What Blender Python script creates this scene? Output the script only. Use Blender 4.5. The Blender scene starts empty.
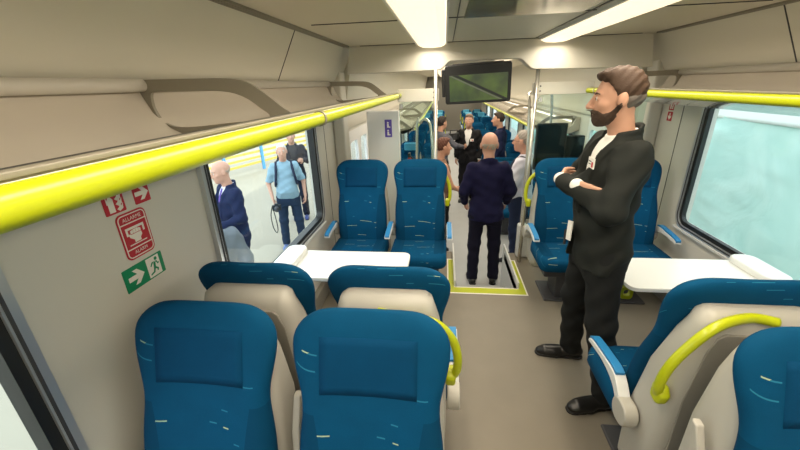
import bpy, bmesh, math, random
import numpy as np
from mathutils import Vector, Matrix
random.seed(7)
SC = bpy.context.scene
COL = SC.collection
PI = math.pi

# ------------------------------------------------------------------ materials
def nodes_of(m):
    m.use_nodes = True
    return m.node_tree.nodes, m.node_tree.links, m.node_tree.nodes['Principled BSDF']

def mat(name, col, rough=0.5, metal=0.0, var=0.0, vscale=6.0, bump=0.0, bscale=200.0, spec=0.5, coat=0.0):
    m = bpy.data.materials.new(name)
    n, l, b = nodes_of(m)
    b.inputs['Base Color'].default_value = (*col, 1)
    b.inputs['Roughness'].default_value = rough
    b.inputs['Metallic'].default_value = metal
    b.inputs['Specular IOR Level'].default_value = spec
    b.inputs['Coat Weight'].default_value = coat
    tc = n.new('ShaderNodeTexCoord')
    if var > 0:
        no = n.new('ShaderNodeTexNoise'); no.inputs['Scale'].default_value = vscale
        no.inputs['Detail'].default_value = 5
        l.new(tc.outputs['Object'], no.inputs['Vector'])
        r = n.new('ShaderNodeMix'); r.data_type = 'RGBA'
        r.inputs[6].default_value = (*[max(0, c * (1 - var)) for c in col], 1)
        r.inputs[7].default_value = (*[min(1, c * (1 + var)) for c in col], 1)
        l.new(no.outputs['Fac'], r.inputs[0]); l.new(r.outputs[2], b.inputs['Base Color'])
    if bump > 0:
        no2 = n.new('ShaderNodeTexNoise'); no2.inputs['Scale'].default_value = bscale
        l.new(tc.outputs['Object'], no2.inputs['Vector'])
        bp = n.new('ShaderNodeBump'); bp.inputs['Strength'].default_value = bump
        bp.inputs['Distance'].default_value = 0.003
        l.new(no2.outputs['Fac'], bp.inputs['Height']); l.new(bp.outputs['Normal'], b.inputs['Normal'])
    return m

def emit(name, col, s):
    m = bpy.data.materials.new(name)
    n, l, b = nodes_of(m)
    b.inputs['Base Color'].default_value = (.8, .8, .8, 1)
    b.inputs['Emission Color'].default_value = (*col, 1)
    b.inputs['Emission Strength'].default_value = s
    return m

def glass(name, tint, gl=0.06):
    m = bpy.data.materials.new(name)
    m.use_nodes = True
    n, l = m.node_tree.nodes, m.node_tree.links
    n.clear()
    o = n.new('ShaderNodeOutputMaterial'); mx = n.new('ShaderNodeMixShader')
    t = n.new('ShaderNodeBsdfTransparent'); g = n.new('ShaderNodeBsdfGlossy')
    t.inputs['Color'].default_value = (*tint, 1)
    g.inputs['Roughness'].default_value = 0.02
    fr = n.new('ShaderNodeLayerWeight'); fr.inputs['Blend'].default_value = .5
    pw = n.new('ShaderNodeMath'); pw.operation = 'POWER'; pw.inputs[1].default_value = 4
    mu = n.new('ShaderNodeMath'); mu.operation = 'MULTIPLY_ADD'; mu.inputs[1].default_value = gl * 5; mu.inputs[2].default_value = .02
    l.new(fr.outputs['Facing'], pw.inputs[0]); l.new(pw.outputs[0], mu.inputs[0]); l.new(mu.outputs[0], mx.inputs['Fac'])
    l.new(t.outputs[0], mx.inputs[1]); l.new(g.outputs[0], mx.inputs[2]); l.new(mx.outputs[0], o.inputs[0])
    return m

def fabric(name, col, flecks=True):
    """woven seat cloth with short pale dashes"""
    m = bpy.data.materials.new(name)
    n, l, b = nodes_of(m)
    b.inputs['Roughness'].default_value = 0.85
    b.inputs['Specular IOR Level'].default_value = 0.12
    b.inputs['Sheen Weight'].default_value = 0.0
    tc = n.new('ShaderNodeTexCoord'); sp = n.new('ShaderNodeSeparateXYZ')
    l.new(tc.outputs['Object'], sp.inputs[0])
    def M(op, a, c=None, d=None):
        k = n.new('ShaderNodeMath'); k.operation = op
        for i, v in enumerate((a, c, d)):
            if v is None: continue
            if isinstance(v, (int, float)): k.inputs[i].default_value = v
            else: l.new(v, k.inputs[i])
        return k.outputs[0]
    x, y, z = sp.outputs
    hv = M('SUBTRACT', z, y)
    # fine weave
    wn = n.new('ShaderNodeTexNoise'); wn.inputs['Scale'].default_value = 420; wn.inputs['Detail'].default_value = 1
    l.new(tc.outputs['Object'], wn.inputs['Vector'])
    weave = wn.outputs['Fac']
    no = n.new('ShaderNodeTexNoise'); no.inputs['Scale'].default_value = 9
    l.new(tc.outputs['Object'], no.inputs['Vector'])
    base = n.new('ShaderNodeMix'); base.data_type = 'RGBA'
    base.inputs[6].default_value = (*[c * .72 for c in col], 1)
    base.inputs[7].default_value = (*[c * 1.35 for c in col], 1)
    l.new(M('MULTIPLY_ADD', weave, 0.35, M('MULTIPLY', no.outputs['Fac'], 0.6)), base.inputs[0])
    out = base.outputs[2]
    if flecks:
        for (su, sv, off, thr, fc, th) in ((8.0, 26.0, 0.0, 0.62, (.32, .44, .30), .034),
                                           (9.0, 33.0, 5.3, 0.76, (.02, .17, .28), .045)):
            v = M('MULTIPLY_ADD', hv, sv, off)
            v = M('MULTIPLY_ADD', x, 1.2, v)
            row = M('FLOOR', v)
            w1 = n.new('ShaderNodeTexWhiteNoise'); w1.noise_dimensions = '1D'
            l.new(row, w1.inputs['W'])
            u = M('MULTIPLY_ADD', x, su, M('MULTIPLY', w1.outputs['Value'], 13.0))
            cell = M('FLOOR', u)
            cb = n.new('ShaderNodeCombineXYZ'); l.new(cell, cb.inputs[0]); l.new(row, cb.inputs[1])
            w2 = n.new('ShaderNodeTexWhiteNoise'); w2.noise_dimensions = '2D'
            l.new(cb.outputs[0], w2.inputs['Vector'])
            m1 = M('GREATER_THAN', w2.outputs['Value'], thr)
            m2 = M('LESS_THAN', M('ABSOLUTE', M('SUBTRACT', M('FRACT', v), 0.5)), th)
            ln = M('MULTIPLY_ADD', M('SUBTRACT', w2.outputs['Value'], thr), 2.0, 0.12)
            m3 = M('LESS_THAN', M('FRACT', u), ln)
            mk = M('MULTIPLY', M('MULTIPLY', m1, m2), m3)
            mx = n.new('ShaderNodeMix'); mx.data_type = 'RGBA'
            l.new(mk, mx.inputs[0]); l.new(out, mx.inputs[6]); mx.inputs[7].default_value = (*fc, 1)
            out = mx.outputs[2]
    if flecks:   # plain darker cloth on the side bolsters below the headrest
        bo = M('MULTIPLY', M('GREATER_THAN', M('ADD', M('ABSOLUTE', x), M('MULTIPLY', M('POWER', M('ABSOLUTE', M('SUBTRACT', z, .52)), 2), -.3)), .128), M('LESS_THAN', z, .84))
        bx_ = n.new('ShaderNodeMix'); bx_.data_type = 'RGBA'
        l.new(M('MULTIPLY', bo, M('GREATER_THAN', z, .45)), bx_.inputs[0]); l.new(out, bx_.inputs[6]); bx_.inputs[7].default_value = (*[c*.78 for c in col], 1)
        out = bx_.outputs[2]
    l.new(out, b.inputs['Base Color'])
    bp = n.new('ShaderNodeBump'); bp.inputs['Strength'].default_value = 0.15; bp.inputs['Distance'].default_value = .001
    l.new(weave, bp.inputs['Height']); l.new(bp.outputs['Normal'], b.inputs['Normal'])
    return m

M_wall = mat('wall_laminate', (.68, .66, .595), .42, var=.03, vscale=1.5)
M_ceil = mat('ceiling_laminate', (.60, .57, .48), .45, var=.03, vscale=1.5)
M_panel = mat('upper_panel', (.66, .63, .54), .38, var=.03, vscale=1.5)
M_head = mat('header_laminate', (.66, .64, .57), .45, var=.03)
M_rack = mat('rack_shelf', (.55, .50, .43), .14, var=.03, coat=.5)
M_rackplate = mat('rack_plate', (.23, .21, .165), .45)
M_tube = mat('rack_tube', (.55, .52, .46), .35)
M_yel = mat('yellow_paint', (.43, .48, .004), .33, coat=.12, var=.04)
M_black = mat('black_rubber', (.012, .013, .014), .5)
M_alu = mat('aluminium', (.62, .64, .66), .3, metal=.6)
M_alul = mat('pale_alloy', (.68, .69, .68), .35)
M_floor = mat('floor_rubber', (.205, .18, .14), .5, var=.10, vscale=5, bump=.08, bscale=500)
M_lowfloor = mat('low_floor_rubber', (.36, .37, .37), .55, var=.08)
M_white = mat('white_panel', (.80, .80, .80), .4)
M_table = mat('table_top', (.80, .82, .80), .3, coat=.2)
M_shell = mat('seat_shell', (.43, .41, .36), .42, var=.03)
M_shellp = mat('seat_shell_panel', (.25, .235, .20), .5)
M_fab = fabric('seat_cloth', (.0008, .056, .132))
M_fabd = fabric('seat_cloth_headrest', (.0006, .045, .114), flecks=False)
M_armpad = mat('arm_pad', (.015, .20, .46), .5)
M_steel = mat('brushed_steel', (.70, .68, .62), .25, metal=.7)
M_dark = mat('dark_metal', (.05, .05, .055), .5)
M_glass = glass('window_glass', (.93, .98, .97))
M_pglass = glass('partition_glass', (.86, .95, .93), .05)
M_lamp = emit('lamp_diffuser', (1, .80, .54), .66)
M_red = mat('sign_red', (.50, .012, .03), .5)
M_green = mat('sign_green', (.0, .26, .11), .5)
M_signw = mat('sign_white', (.85, .82, .76), .5)
M_purple = mat('sign_purple', (.11, .07, .42), .5)

# ------------------------------------------------------------------ mesh helpers
def new_bm(): return bmesh.new()

def link(name, bm, m, parent=None, smooth=False, bevel=0, loc=None):
    me = bpy.data.meshes.new(name)
    bmesh.ops.recalc_face_normals(bm, faces=bm.faces[:])
    bm.to_mesh(me); bm.free()
    o = bpy.data.objects.new(name, me)
    COL.objects.link(o)
    if m: me.materials.append(m)
    if smooth:
        for p in me.polygons: p.use_smooth = True
    if parent: o.parent = parent
    if loc is not None: o.location = tuple(loc)
    if bevel:
        b = o.modifiers.new('bevel', 'BEVEL'); b.width = bevel; b.segments = 3
        b.limit_method = 'ANGLE'; b.angle_limit = math.radians(40)
        for p in me.polygons: p.use_smooth = True
        w = o.modifiers.new('wn', 'WEIGHTED_NORMAL')
    return o

def box(bm, x0, x1, y0, y1, z0, z1):
    v = [bm.verts.new(p) for p in ((x0,y0,z0),(x1,y0,z0),(x1,y1,z0),(x0,y1,z0),(x0,y0,z1),(x1,y0,z1),(x1,y1,z1),(x0,y1,z1))]
    for f in ((0,3,2,1),(4,5,6,7),(0,1,5,4),(1,2,6,5),(2,3,7,6),(3,0,4,7)):
        bm.faces.new([v[i] for i in f])
    return v

def prism(bm, pts, axis, a, b):
    """extrude 2-D polygon pts along axis (0,1,2) from a to b"""
    def P(p, t):
        if axis == 0: return (t, p[0], p[1])
        if axis == 1: return (p[0], t, p[1])
        return (p[0], p[1], t)
    A = [bm.verts.new(P(p, a)) for p in pts]; B = [bm.verts.new(P(p, b)) for p in pts]
    bm.faces.new(A[::-1]); bm.faces.new(B)
    n = len(pts)
    for i in range(n):
        bm.faces.new((A[i], A[(i+1) % n], B[(i+1) % n], B[i]))

def ring_prism(bm, outer, inner, axis, a, b):
    """hollow plate: outer and inner loops with the same point count"""
    def P(p, t):
        if axis == 0: return (t, p[0], p[1])
        if axis == 1: return (p[0], t, p[1])
        return (p[0], p[1], t)
    O1 = [bm.verts.new(P(p, a)) for p in outer]; O2 = [bm.verts.new(P(p, b)) for p in outer]
    I1 = [bm.verts.new(P(p, a)) for p in inner]; I2 = [bm.verts.new(P(p, b)) for p in inner]
    n = len(outer)
    for i in range(n):
        j = (i+1) % n
        bm.faces.new((O1[i], O1[j], O2[j], O2[i])); bm.faces.new((I1[j], I1[i], I2[i], I2[j]))
        bm.faces.new((O1[j], O1[i], I1[i], I1[j])); bm.faces.new((O2[i], O2[j], I2[j], I2[i]))

def rrect(x0, x1, y0, y1, r, n=6):
    out = []
    for cx, cy, a0 in ((x1-r, y1-r, 0), (x0+r, y1-r, 90), (x0+r, y0+r, 180), (x1-r, y0+r, 270)):
        for i in range(n+1):
            a = math.radians(a0 + 90*i/n)
            out.append((cx + r*math.cos(a), cy + r*math.sin(a)))
    return out

def smooth_path(pts, n=8):
    pts = [Vector(p) for p in pts]
    out = []
    for i in range(len(pts)-1):
        p0 = pts[max(0, i-1)]; p1 = pts[i]; p2 = pts[i+1]; p3 = pts[min(len(pts)-1, i+2)]
        for k in range(n):
            t = k/n
            out.append(0.5*((2*p1)+(-p0+p2)*t+(2*p0-5*p1+4*p2-p3)*t*t+(-p0+3*p1-3*p2+p3)*t**3))
    out.append(pts[-1])
    return out

def tube(bm, path, r, n=12, sx=1.0):
    path = [Vector(p) for p in path]
    rings = []
    up = Vector((0, 0, 1))
    prev = None
    for i, p in enumerate(path):
        t = (path[min(i+1, len(path)-1)] - path[max(i-1, 0)]).normalized()
        if prev is None:
            a = t.orthogonal().normalized()
        else:
            a = (prev - t*prev.dot(t)).normalized()
        prev = a
        b = t.cross(a)
        rr = r[i] if isinstance(r, (list, tuple)) else r
        rings.append([bm.verts.new(p + rr*(math.cos(2*PI*k/n)*a + math.sin(2*PI*k/n)*b)) for k in range(n)])
    for i in range(len(rings)-1):
        for k in range(n):
            bm.faces.new((rings[i][k], rings[i][(k+1) % n], rings[i+1][(k+1) % n], rings[i+1][k]))
    bm.faces.new(rings[0][::-1]); bm.faces.new(rings[-1])

def loft(bm, rings, cap=True):
    R = [[bm.verts.new(p) for p in r] for r in rings]
    n = len(R[0])
    for i in range(len(R)-1):
        for k in range(n):
            bm.faces.new((R[i][k], R[i][(k+1) % n], R[i+1][(k+1) % n], R[i+1][k]))
    if cap:
        bm.faces.new(R[0][::-1]); bm.faces.new(R[-1])

def cyl(bm, p0, p1, r, n=16): tube(bm, [p0, p1], r, n)

def empty(name, loc=(0,0,0), rz=0):
    o = bpy.data.objects.new(name, None); COL.objects.link(o)
    o.location = loc; o.rotation_euler = (0, 0, rz); o.empty_display_size = .1
    return o

def tag(o, label, cat, group=None):
    o['label'] = label; o['category'] = cat
    if group: o['group'] = group
    return o

def struct(o): o['kind'] = 'structure'; return o

def dup(root, loc, rz, label=None, group=None):
    def cp(o, parent):
        c = o.copy(); COL.objects.link(c)
        if parent: c.parent = parent
        for ch in list(o.children): cp(ch, c)
        return c
    r = cp(root, None)
    r.location = loc; r.rotation_euler = (0, 0, rz)
    if label: r['label'] = label
    if group: r['group'] = group
    return r

# ------------------------------------------------------------------ camera
f = 360.0
Yd = np.array([45., -142., f]); Yd /= np.linalg.norm(Yd)
q = np.array([1045., -142. - 33., f])
Up = np.cross(q, Yd); Up /= np.linalg.norm(Up)
if Up[1] > 0: Up = -Up
Xd = np.cross(Yd, Up)
R = np.array([Xd, Yd, Up])
cam = bpy.data.cameras.new('camera'); co = bpy.data.objects.new('camera', cam); COL.objects.link(co)
cam.sensor_width = 36; cam.lens = 36 * f / 800; cam.clip_start = .02
mw = Matrix.Identity(4)
for i in range(3):
    mw[i][0] = R[i, 0]; mw[i][1] = -R[i, 1]; mw[i][2] = -R[i, 2]
mw[0][3], mw[1][3], mw[2][3] = -.39, 0, 1.72
co.matrix_world = mw
SC.camera = co
SC.view_settings.view_transform = 'Standard'; SC.view_settings.look = 'None'
SC.view_settings.gamma = 1; SC.view_settings.use_curve_mapping = False
SC.view_settings.exposure = 0.88

# ------------------------------------------------------------------ room shell
HW = 1.44; LOW = -.6; YB = -1.7; YS = 3.6; YE = 19.2
WZ0, WZ1 = .66, 1.56
wins = [(-.81, .59, WZ0, WZ1), (1.45, 2.85, WZ0, WZ1)]
lowwins = [(5.45, 6.85, .02, .98), (7.5, 8.9, .02, .98), (9.5, 10.9, .02, .98), (11.5, 12.9, .02, .98), (13.5, 14.9, .02, .98), (15.5, 16.9, .02, .98)]
door = (3.95, 5.0, -.6, 1.25)
for side, nm in ((-1, 'left'), (1, 'right')):
    bm = new_bm()
    ops = sorted(wins + lowwins + [door])
    ys = [YB] + [v for o in ops for v in o[:2]] + [YE]
    xi, xo = sorted((side*HW, side*(HW+.06)))
    for i in range(len(ys)-1):
        y0, y1 = ys[i], ys[i+1]
        o = [o for o in ops if abs(o[0]-y0) < 1e-6]
        if o:
            o = o[0]
            if o[2] > -.62: box(bm, xi, xo, y0, y1, -.7, o[2])
            box(bm, xi, xo, y0, y1, o[3], 2.12)
        else:
            box(bm, xi, xo, y0, y1, -.7, 2.12)
    struct(link('wall_'+nm, bm, M_wall))

bm = new_bm()
box(bm, -HW, HW, YB, 2.86, -.08, 0)
box(bm, -HW, -.27, 2.86, YS, -.08, 0); box(bm, .27, HW, 2.86, YS, -.08, 0)
box(bm, -HW, -.29, YS-.05, YS, -.62, -.08); box(bm, .29, HW, YS-.05, YS, -.62, -.08)
struct(link('floor', bm, M_floor))
bm = new_bm(); box(bm, -HW, HW, 2.86, YE, LOW-.06, LOW)
struct(link('floor_lower', bm, M_lowfloor))
# stairs
bm = new_bm()
for k in range(3):
    box(bm, -.27, .27, 2.86+.27*k, 2.86+.27*(k+1), LOW, -.15*(k+1))
struct(link('trim_1', bm, M_lowfloor))
bm = new_bm()
box(bm, .27, .285, 2.87, YS+.1, LOW, .06); box(bm, -.285, -.27, 2.87, YS+.1, LOW, .06)
struct(link('trim_2', bm, M_alul))
# ceiling
bm = new_bm()
box(bm, -1.26, 1.26, YB, YE, 2.03, 2.09)
struct(link('ceiling', bm, M_ceil))
for s, nm in ((-1, 3), (1, 4)):
    bm = new_bm()
    pts = [(s*1.24, 2.09), (s*1.24, 2.03), (s*1.395, 1.74), (s*1.44, 1.74), (s*1.44, 2.09)]
    prism(bm, pts, 1, YB, YS)
    prism(bm, [(s*1.24, 2.09), (s*1.24, 2.03), (s*1.395, 1.3), (s*1.44, 1.3), (s*1.44, 2.09)], 1, YS, YE)
    struct(link('trim_%d' % nm, bm, M_panel))
    # joints in the upper panels
    bm = new_bm()
    for y in (.0, 2.22):
        pts = [(s*1.238, 2.028), (s*1.393, 1.738), (s*1.395, 1.744), (s*1.242, 2.034)]
        prism(bm, pts, 1, y, y+.006)
    struct(link('trim_%d' % (nm+6), bm, M_dark))
    # slotted air strip along the ceiling edge
    bm = new_bm()
    for k in range(3):
        box(bm, s*(1.225-.018*k)-.005, s*(1.225-.018*k)+.005, YB, 3.25, 2.02, 2.032)
    struct(link('trim_%d' % (nm+2), bm, M_rackplate))
# back end wall and far end wall
bm = new_bm(); box(bm, -HW, HW, YB-.06, YB, -.1, 2.09)
struct(link('wall_back', bm, M_wall))
bm = new_bm(); box(bm, -HW, HW, YE, YE+.06, -.7, 2.09)
struct(link('wall_far', bm, M_shellp))
# ceiling joints + darker glossy centre panel
bm = new_bm(); box(bm, -.30, .27, YB, 2.1, 2.022, 2.034)
struct(link('trim_11', bm, mat('gloss_panel', (.25, .25, .21), .12, metal=.4)))
bm = new_bm()
for y in (2.1, 3.28): box(bm, -1.1, 1.1, y, y+.005, 2.026, 2.034)
box(bm, -.335, -.33, YB, 3.3, 2.026, 2.034); box(bm, .31, .315, YB, 3.3, 2.026, 2.034)
struct(link('trim_12', bm, M_dark))

# header between the two levels, with a raised arch for the screen
bm = new_bm()
top = [(1.24, 2.03), (-1.24, 2.03)]
bot = [(-1.24, 1.815), (-.47, 1.825)] + [(-.44 + .10*t, 1.825 + .065*(3*t*t-2*t**3)) for t in np.linspace(0.1, 1, 8)] + \
      [(.20 + .14*t, 1.89 - .085*(3*t*t-2*t**3)) for t in np.linspace(0, 1, 9)] + [(.5, 1.80), (1.24, 1.79)]
prism(bm, [(1.2, 2.03), (-1.2, 2.03)] + [(max(-1.24, min(1.24, x)), z) for x, z in bot], 1, 3.32, 3.46)
struct(link('trim_13', bm, M_head, bevel=.006))

# pillars / wall panel joints near the partition
n = 14
for s in (-1, 1):
    bm = new_bm()
    box(bm, s*1.44 if s > 0 else -1.44, s*1.44 if s < 0 else 1.44, 3, 3, 0, 0) if False else None
    x0, x1 = sorted((s*1.44, s*1.438))
    box(bm, x0, x1, 3.14, 3.146, 0, 1.62)
    struct(link('trim_%d' % n, bm, M_dark)); n += 1
    bm = new_bm()
    x0, x1 = sorted((s*1.44, s*1.33))
    box(bm, x0, x1, 3.42, 3.60, 0, 1.85)
    struct(link('trim_%d' % n, bm, M_wall, bevel=.02)); n += 1
    # skirting duct along the wall
    bm = new_bm()
    x0, x1 = sorted((s*1.44, s*1.39))
    box(bm, x0, x1, YB, 3.42, 0, .14)
    struct(link('baseboard_' + ('left' if s < 0 else 'right'), bm, M_shellp, bevel=.01))

# ------------------------------------------------------------------ windows
def window(idx, side, y0, y1, z0, z1):
    gd = .036 if side < 0 else .016
    x = side*HW
    r = empty('window_%d' % idx, (x, (y0+y1)/2, z0)); struct(r)
    cy = (y0+y1)/2; cz = z0
    oy, oz = (y1-y0)/2, z1-z0
    def fr(nm, m, e_out, e_in, xa, xb, rr):
        bm = new_bm()
        o = rrect(-oy-e_out, oy+e_out, -e_out, oz+e_out, rr+e_out)
        i = rrect(-oy+e_in, oy-e_in, e_in, oz-e_in, max(rr-e_in, .01))
        a, b = sorted((side*xa, side*xb))
        ring_prism(bm, o, i, 0, a, b)
        return link(nm, bm, m, r)
    fr('window_frame', M_alu, .045, -.008, -.022, .0, .075)
    fr('frame_groove', M_dark, .022, -.014, -.025, -.019, .075)
    fr('gasket', M_black, .012, .022, -.014, gd, .075)
    # splayed sill inside the frame
    bm = new_bm()
    box(bm, *sorted((side*-.03, side*.01)), -oy-.03, oy+.03, -.055, -.035)
    link('sill', bm, M_alul, r, bevel=.004)
    bm = new_bm(); a, b = sorted((side*(gd-.014), side*(gd-.008)))
    prism(bm, rrect(-oy+.02, oy-.02, .02, oz-.02, .06), 0, a, b)
    link('window_glass', bm, M_glass, r)
k = 1
for s in (-1, 1):
    for w in wins + lowwins:
        window(k, s, *w); k += 1

# doors in the lower vestibule
for i, s in ((1, -1), (2, 1)):
    r = struct(empty('door_%d' % i, (s*HW, 4.475, LOW)))
    for a, b in ((-.525, 0), (0, .525)):
        bm = new_bm()
        x0, x1 = sorted((s*.0, s*.04))
        ring_prism(bm, rrect(a+.004, b-.004, 0, 1.85, .01), rrect(a+.075, b-.075, .35, 1.72, .06), 0, x0, x1)
        link('door_leaf', bm, M_white, r)
        bm = new_bm(); x0, x1 = sorted((s*.016, s*.024))
        prism(bm, rrect(a+.07, b-.07, .345, 1.725, .06), 0, x0, x1)
        link('door_glass', bm, M_glass, r)

# ------------------------------------------------------------------ luggage racks
def rack(side, y0, y1, zr, xr, plates, label, tubez=.115):
    r = tag(empty('luggage_rack', (side*1.42, (y0+y1)/2, zr)), label, 'luggage rack')
    yc = (y0+y1)/2
    def X(x): return side*(x-1.42)
    bm = new_bm()   # shelf
    pts = [(X(xr+.014), .020), (X(xr+.014), -.018), (X(xr+.06), -.032), (X(xr+.2), -.072), (X(1.30), -.105), (X(1.44), -.06), (X(1.44), .115), (X(1.385), .115), (X(1.372), .08), (X(1.35), .03), (X(1.30), -.02), (X(1.22), -.060), (X(1.1), -.068), (X(xr+.16), -.055), (X(xr+.08), -.022), (X(xr+.045), .012), (X(xr+.030), .024)]
    prism(bm, pts, 1, y0-yc, y1-yc)
    link('shelf', bm, M_rack, r, bevel=.008)
    bm = new_bm(); box(bm, *sorted((X(xr+.0125), X(xr+.030))), y0-yc, y1-yc, .019, .027); link('rail_cap', bm, M_rackplate, r, bevel=.002)
    bm = new_bm()   # yellow front rail
    pts = [(X(xr) + side*dx, dz) for dx, dz in rrect(-.021, .017, -.021, .019, .0175, 5)]
    prism(bm, pts, 1, y0-yc, y1-yc)
    link('front_rail', bm, M_yel, r, smooth=False, bevel=.003)
    bm = new_bm()   # black seal behind the rail
    box(bm, *sorted((X(xr+.031), X(xr+.043))), y0-yc, y1-yc, -.012, .0265)
    link('seal_strip', bm, M_black, r)
    bm = new_bm()
    cyl(bm, (X(1.365), y0-yc, tubez), (X(1.365), y1-yc, tubez), .02)
    link('back_tube', bm, M_tube, r, smooth=True)
    for yp in plates:    # looped divider plates
        out = [(1.386, .132), (1.228, .130), (1.085, .127), (1.011, .116), (.951, .079), (.893, .032), (.838, .0), (.815, -.025), (.922, -.048), (1.065, -.062), (1.188, -.062), (1.297, -.052), (1.352, -.030), (1.384, .018), (1.392, .080)]
        inn = [(1.341, .085), (1.322, .094), (1.204, .093), (1.090, .089), (1.021, .070), (.970, .034), (.945, .012), (.975, .0), (1.088, -.008), (1.215, -.018), (1.287, -.016), (1.327, .005), (1.343, .040), (1.345, .060), (1.344, .075)]
        def sm(pp):
            q = smooth_path([(p[0], p[1], 0) for p in pp + pp[:1]], 4)[:-1]
            return [(X(v.x), v.y) for v in q]
        bm = new_bm()
        ring_prism(bm, sm(out), sm(inn), 1, yp-yc-.006, yp-yc+.006)
        pl = link('divider_plate', bm, M_rackplate, r)
        bm = new_bm()
        cyl(bm, (X(.90), yp-yc-.012, .002), (X(.905), yp-yc, .002), .008, 10)
        link('bolt', bm, M_steel, pl, smooth=True)
        bm = new_bm()
        ring_prism(bm, [(X(xr)+side*dx, dz) for dx, dz in rrect(-.024, .020, -.024, .022, .0195, 4)], [(X(xr)+side*dx, dz) for dx, dz in rrect(-.0213, .0173, -.0213, .0193, .0176, 4)], 1, yp-yc-.008, yp-yc+.008)
        link('rail_clip', bm, M_rackplate, pl)
    return r
rack(-1, YB+.05, 3.33, 1.628, .785, (1.15, 3.16), 'beige luggage rack with yellow front rail along the left wall above the windows')
rack(1, YB+.05, 3.33, 1.628, .785, (.55, 3.16), 'beige luggage rack with yellow front rail along the right wall above the window')
rack(-1, 5.3, 18.6, 1.12, .80, (5.35, 8.0), 'luggage rack with yellow rail in the lower saloon on the left', .115)
rack(1, 5.3, 18.6, 1.12, .80, (5.35, 8.0), 'luggage rack with yellow rail in the lower saloon on the right', .115)

# ------------------------------------------------------------------ ceiling lamps
LAMP_W = 4.5
def lamp(x, y0, y1, label):
    r = tag(empty('ceiling_lamp', (x, (y0+y1)/2, 2.03)), label, 'lamp', None)
    h = (y1-y0)/2
    bm = new_bm()
    pts = [(-.115, 0), (-.105, -.022), (-.07, -.036), (0, -.04), (.07, -.036), (.105, -.022), (.115, 0)]
    prism(bm, pts, 1, -h, h)
    link('diffuser', bm, M_lamp, r)
    ad = bpy.data.lights.new('lamp_light', 'AREA'); ad.shape = 'RECTANGLE'; ad.size = .2; ad.size_y = (y1-y0)
    ad.energy = LAMP_W*(y1-y0); ad.color = (1, .88, .70); ad.spread = math.radians(170)
    ao = bpy.data.objects.new('lamp_light', ad); COL.objects.link(ao); ao.parent = r; ao.location = (0, 0, -.046)
    bm = new_bm()
    for s in (-1, 1): box(bm, s*.118-.006, s*.118+.006, -h, h, -.02, 0)
    link('lamp_trim', bm, M_alul, r)
for x, s in ((-.50, 'left'), (.46, 'right')):
    lamp(x, YB+.1, 3.27, 'long warm ceiling light strip on the %s in front of the header beam' % s)
    lamp(x, 3.75, 18.8, 'ceiling light strip on the %s beyond the header beam, over the lower saloon' % s)

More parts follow.
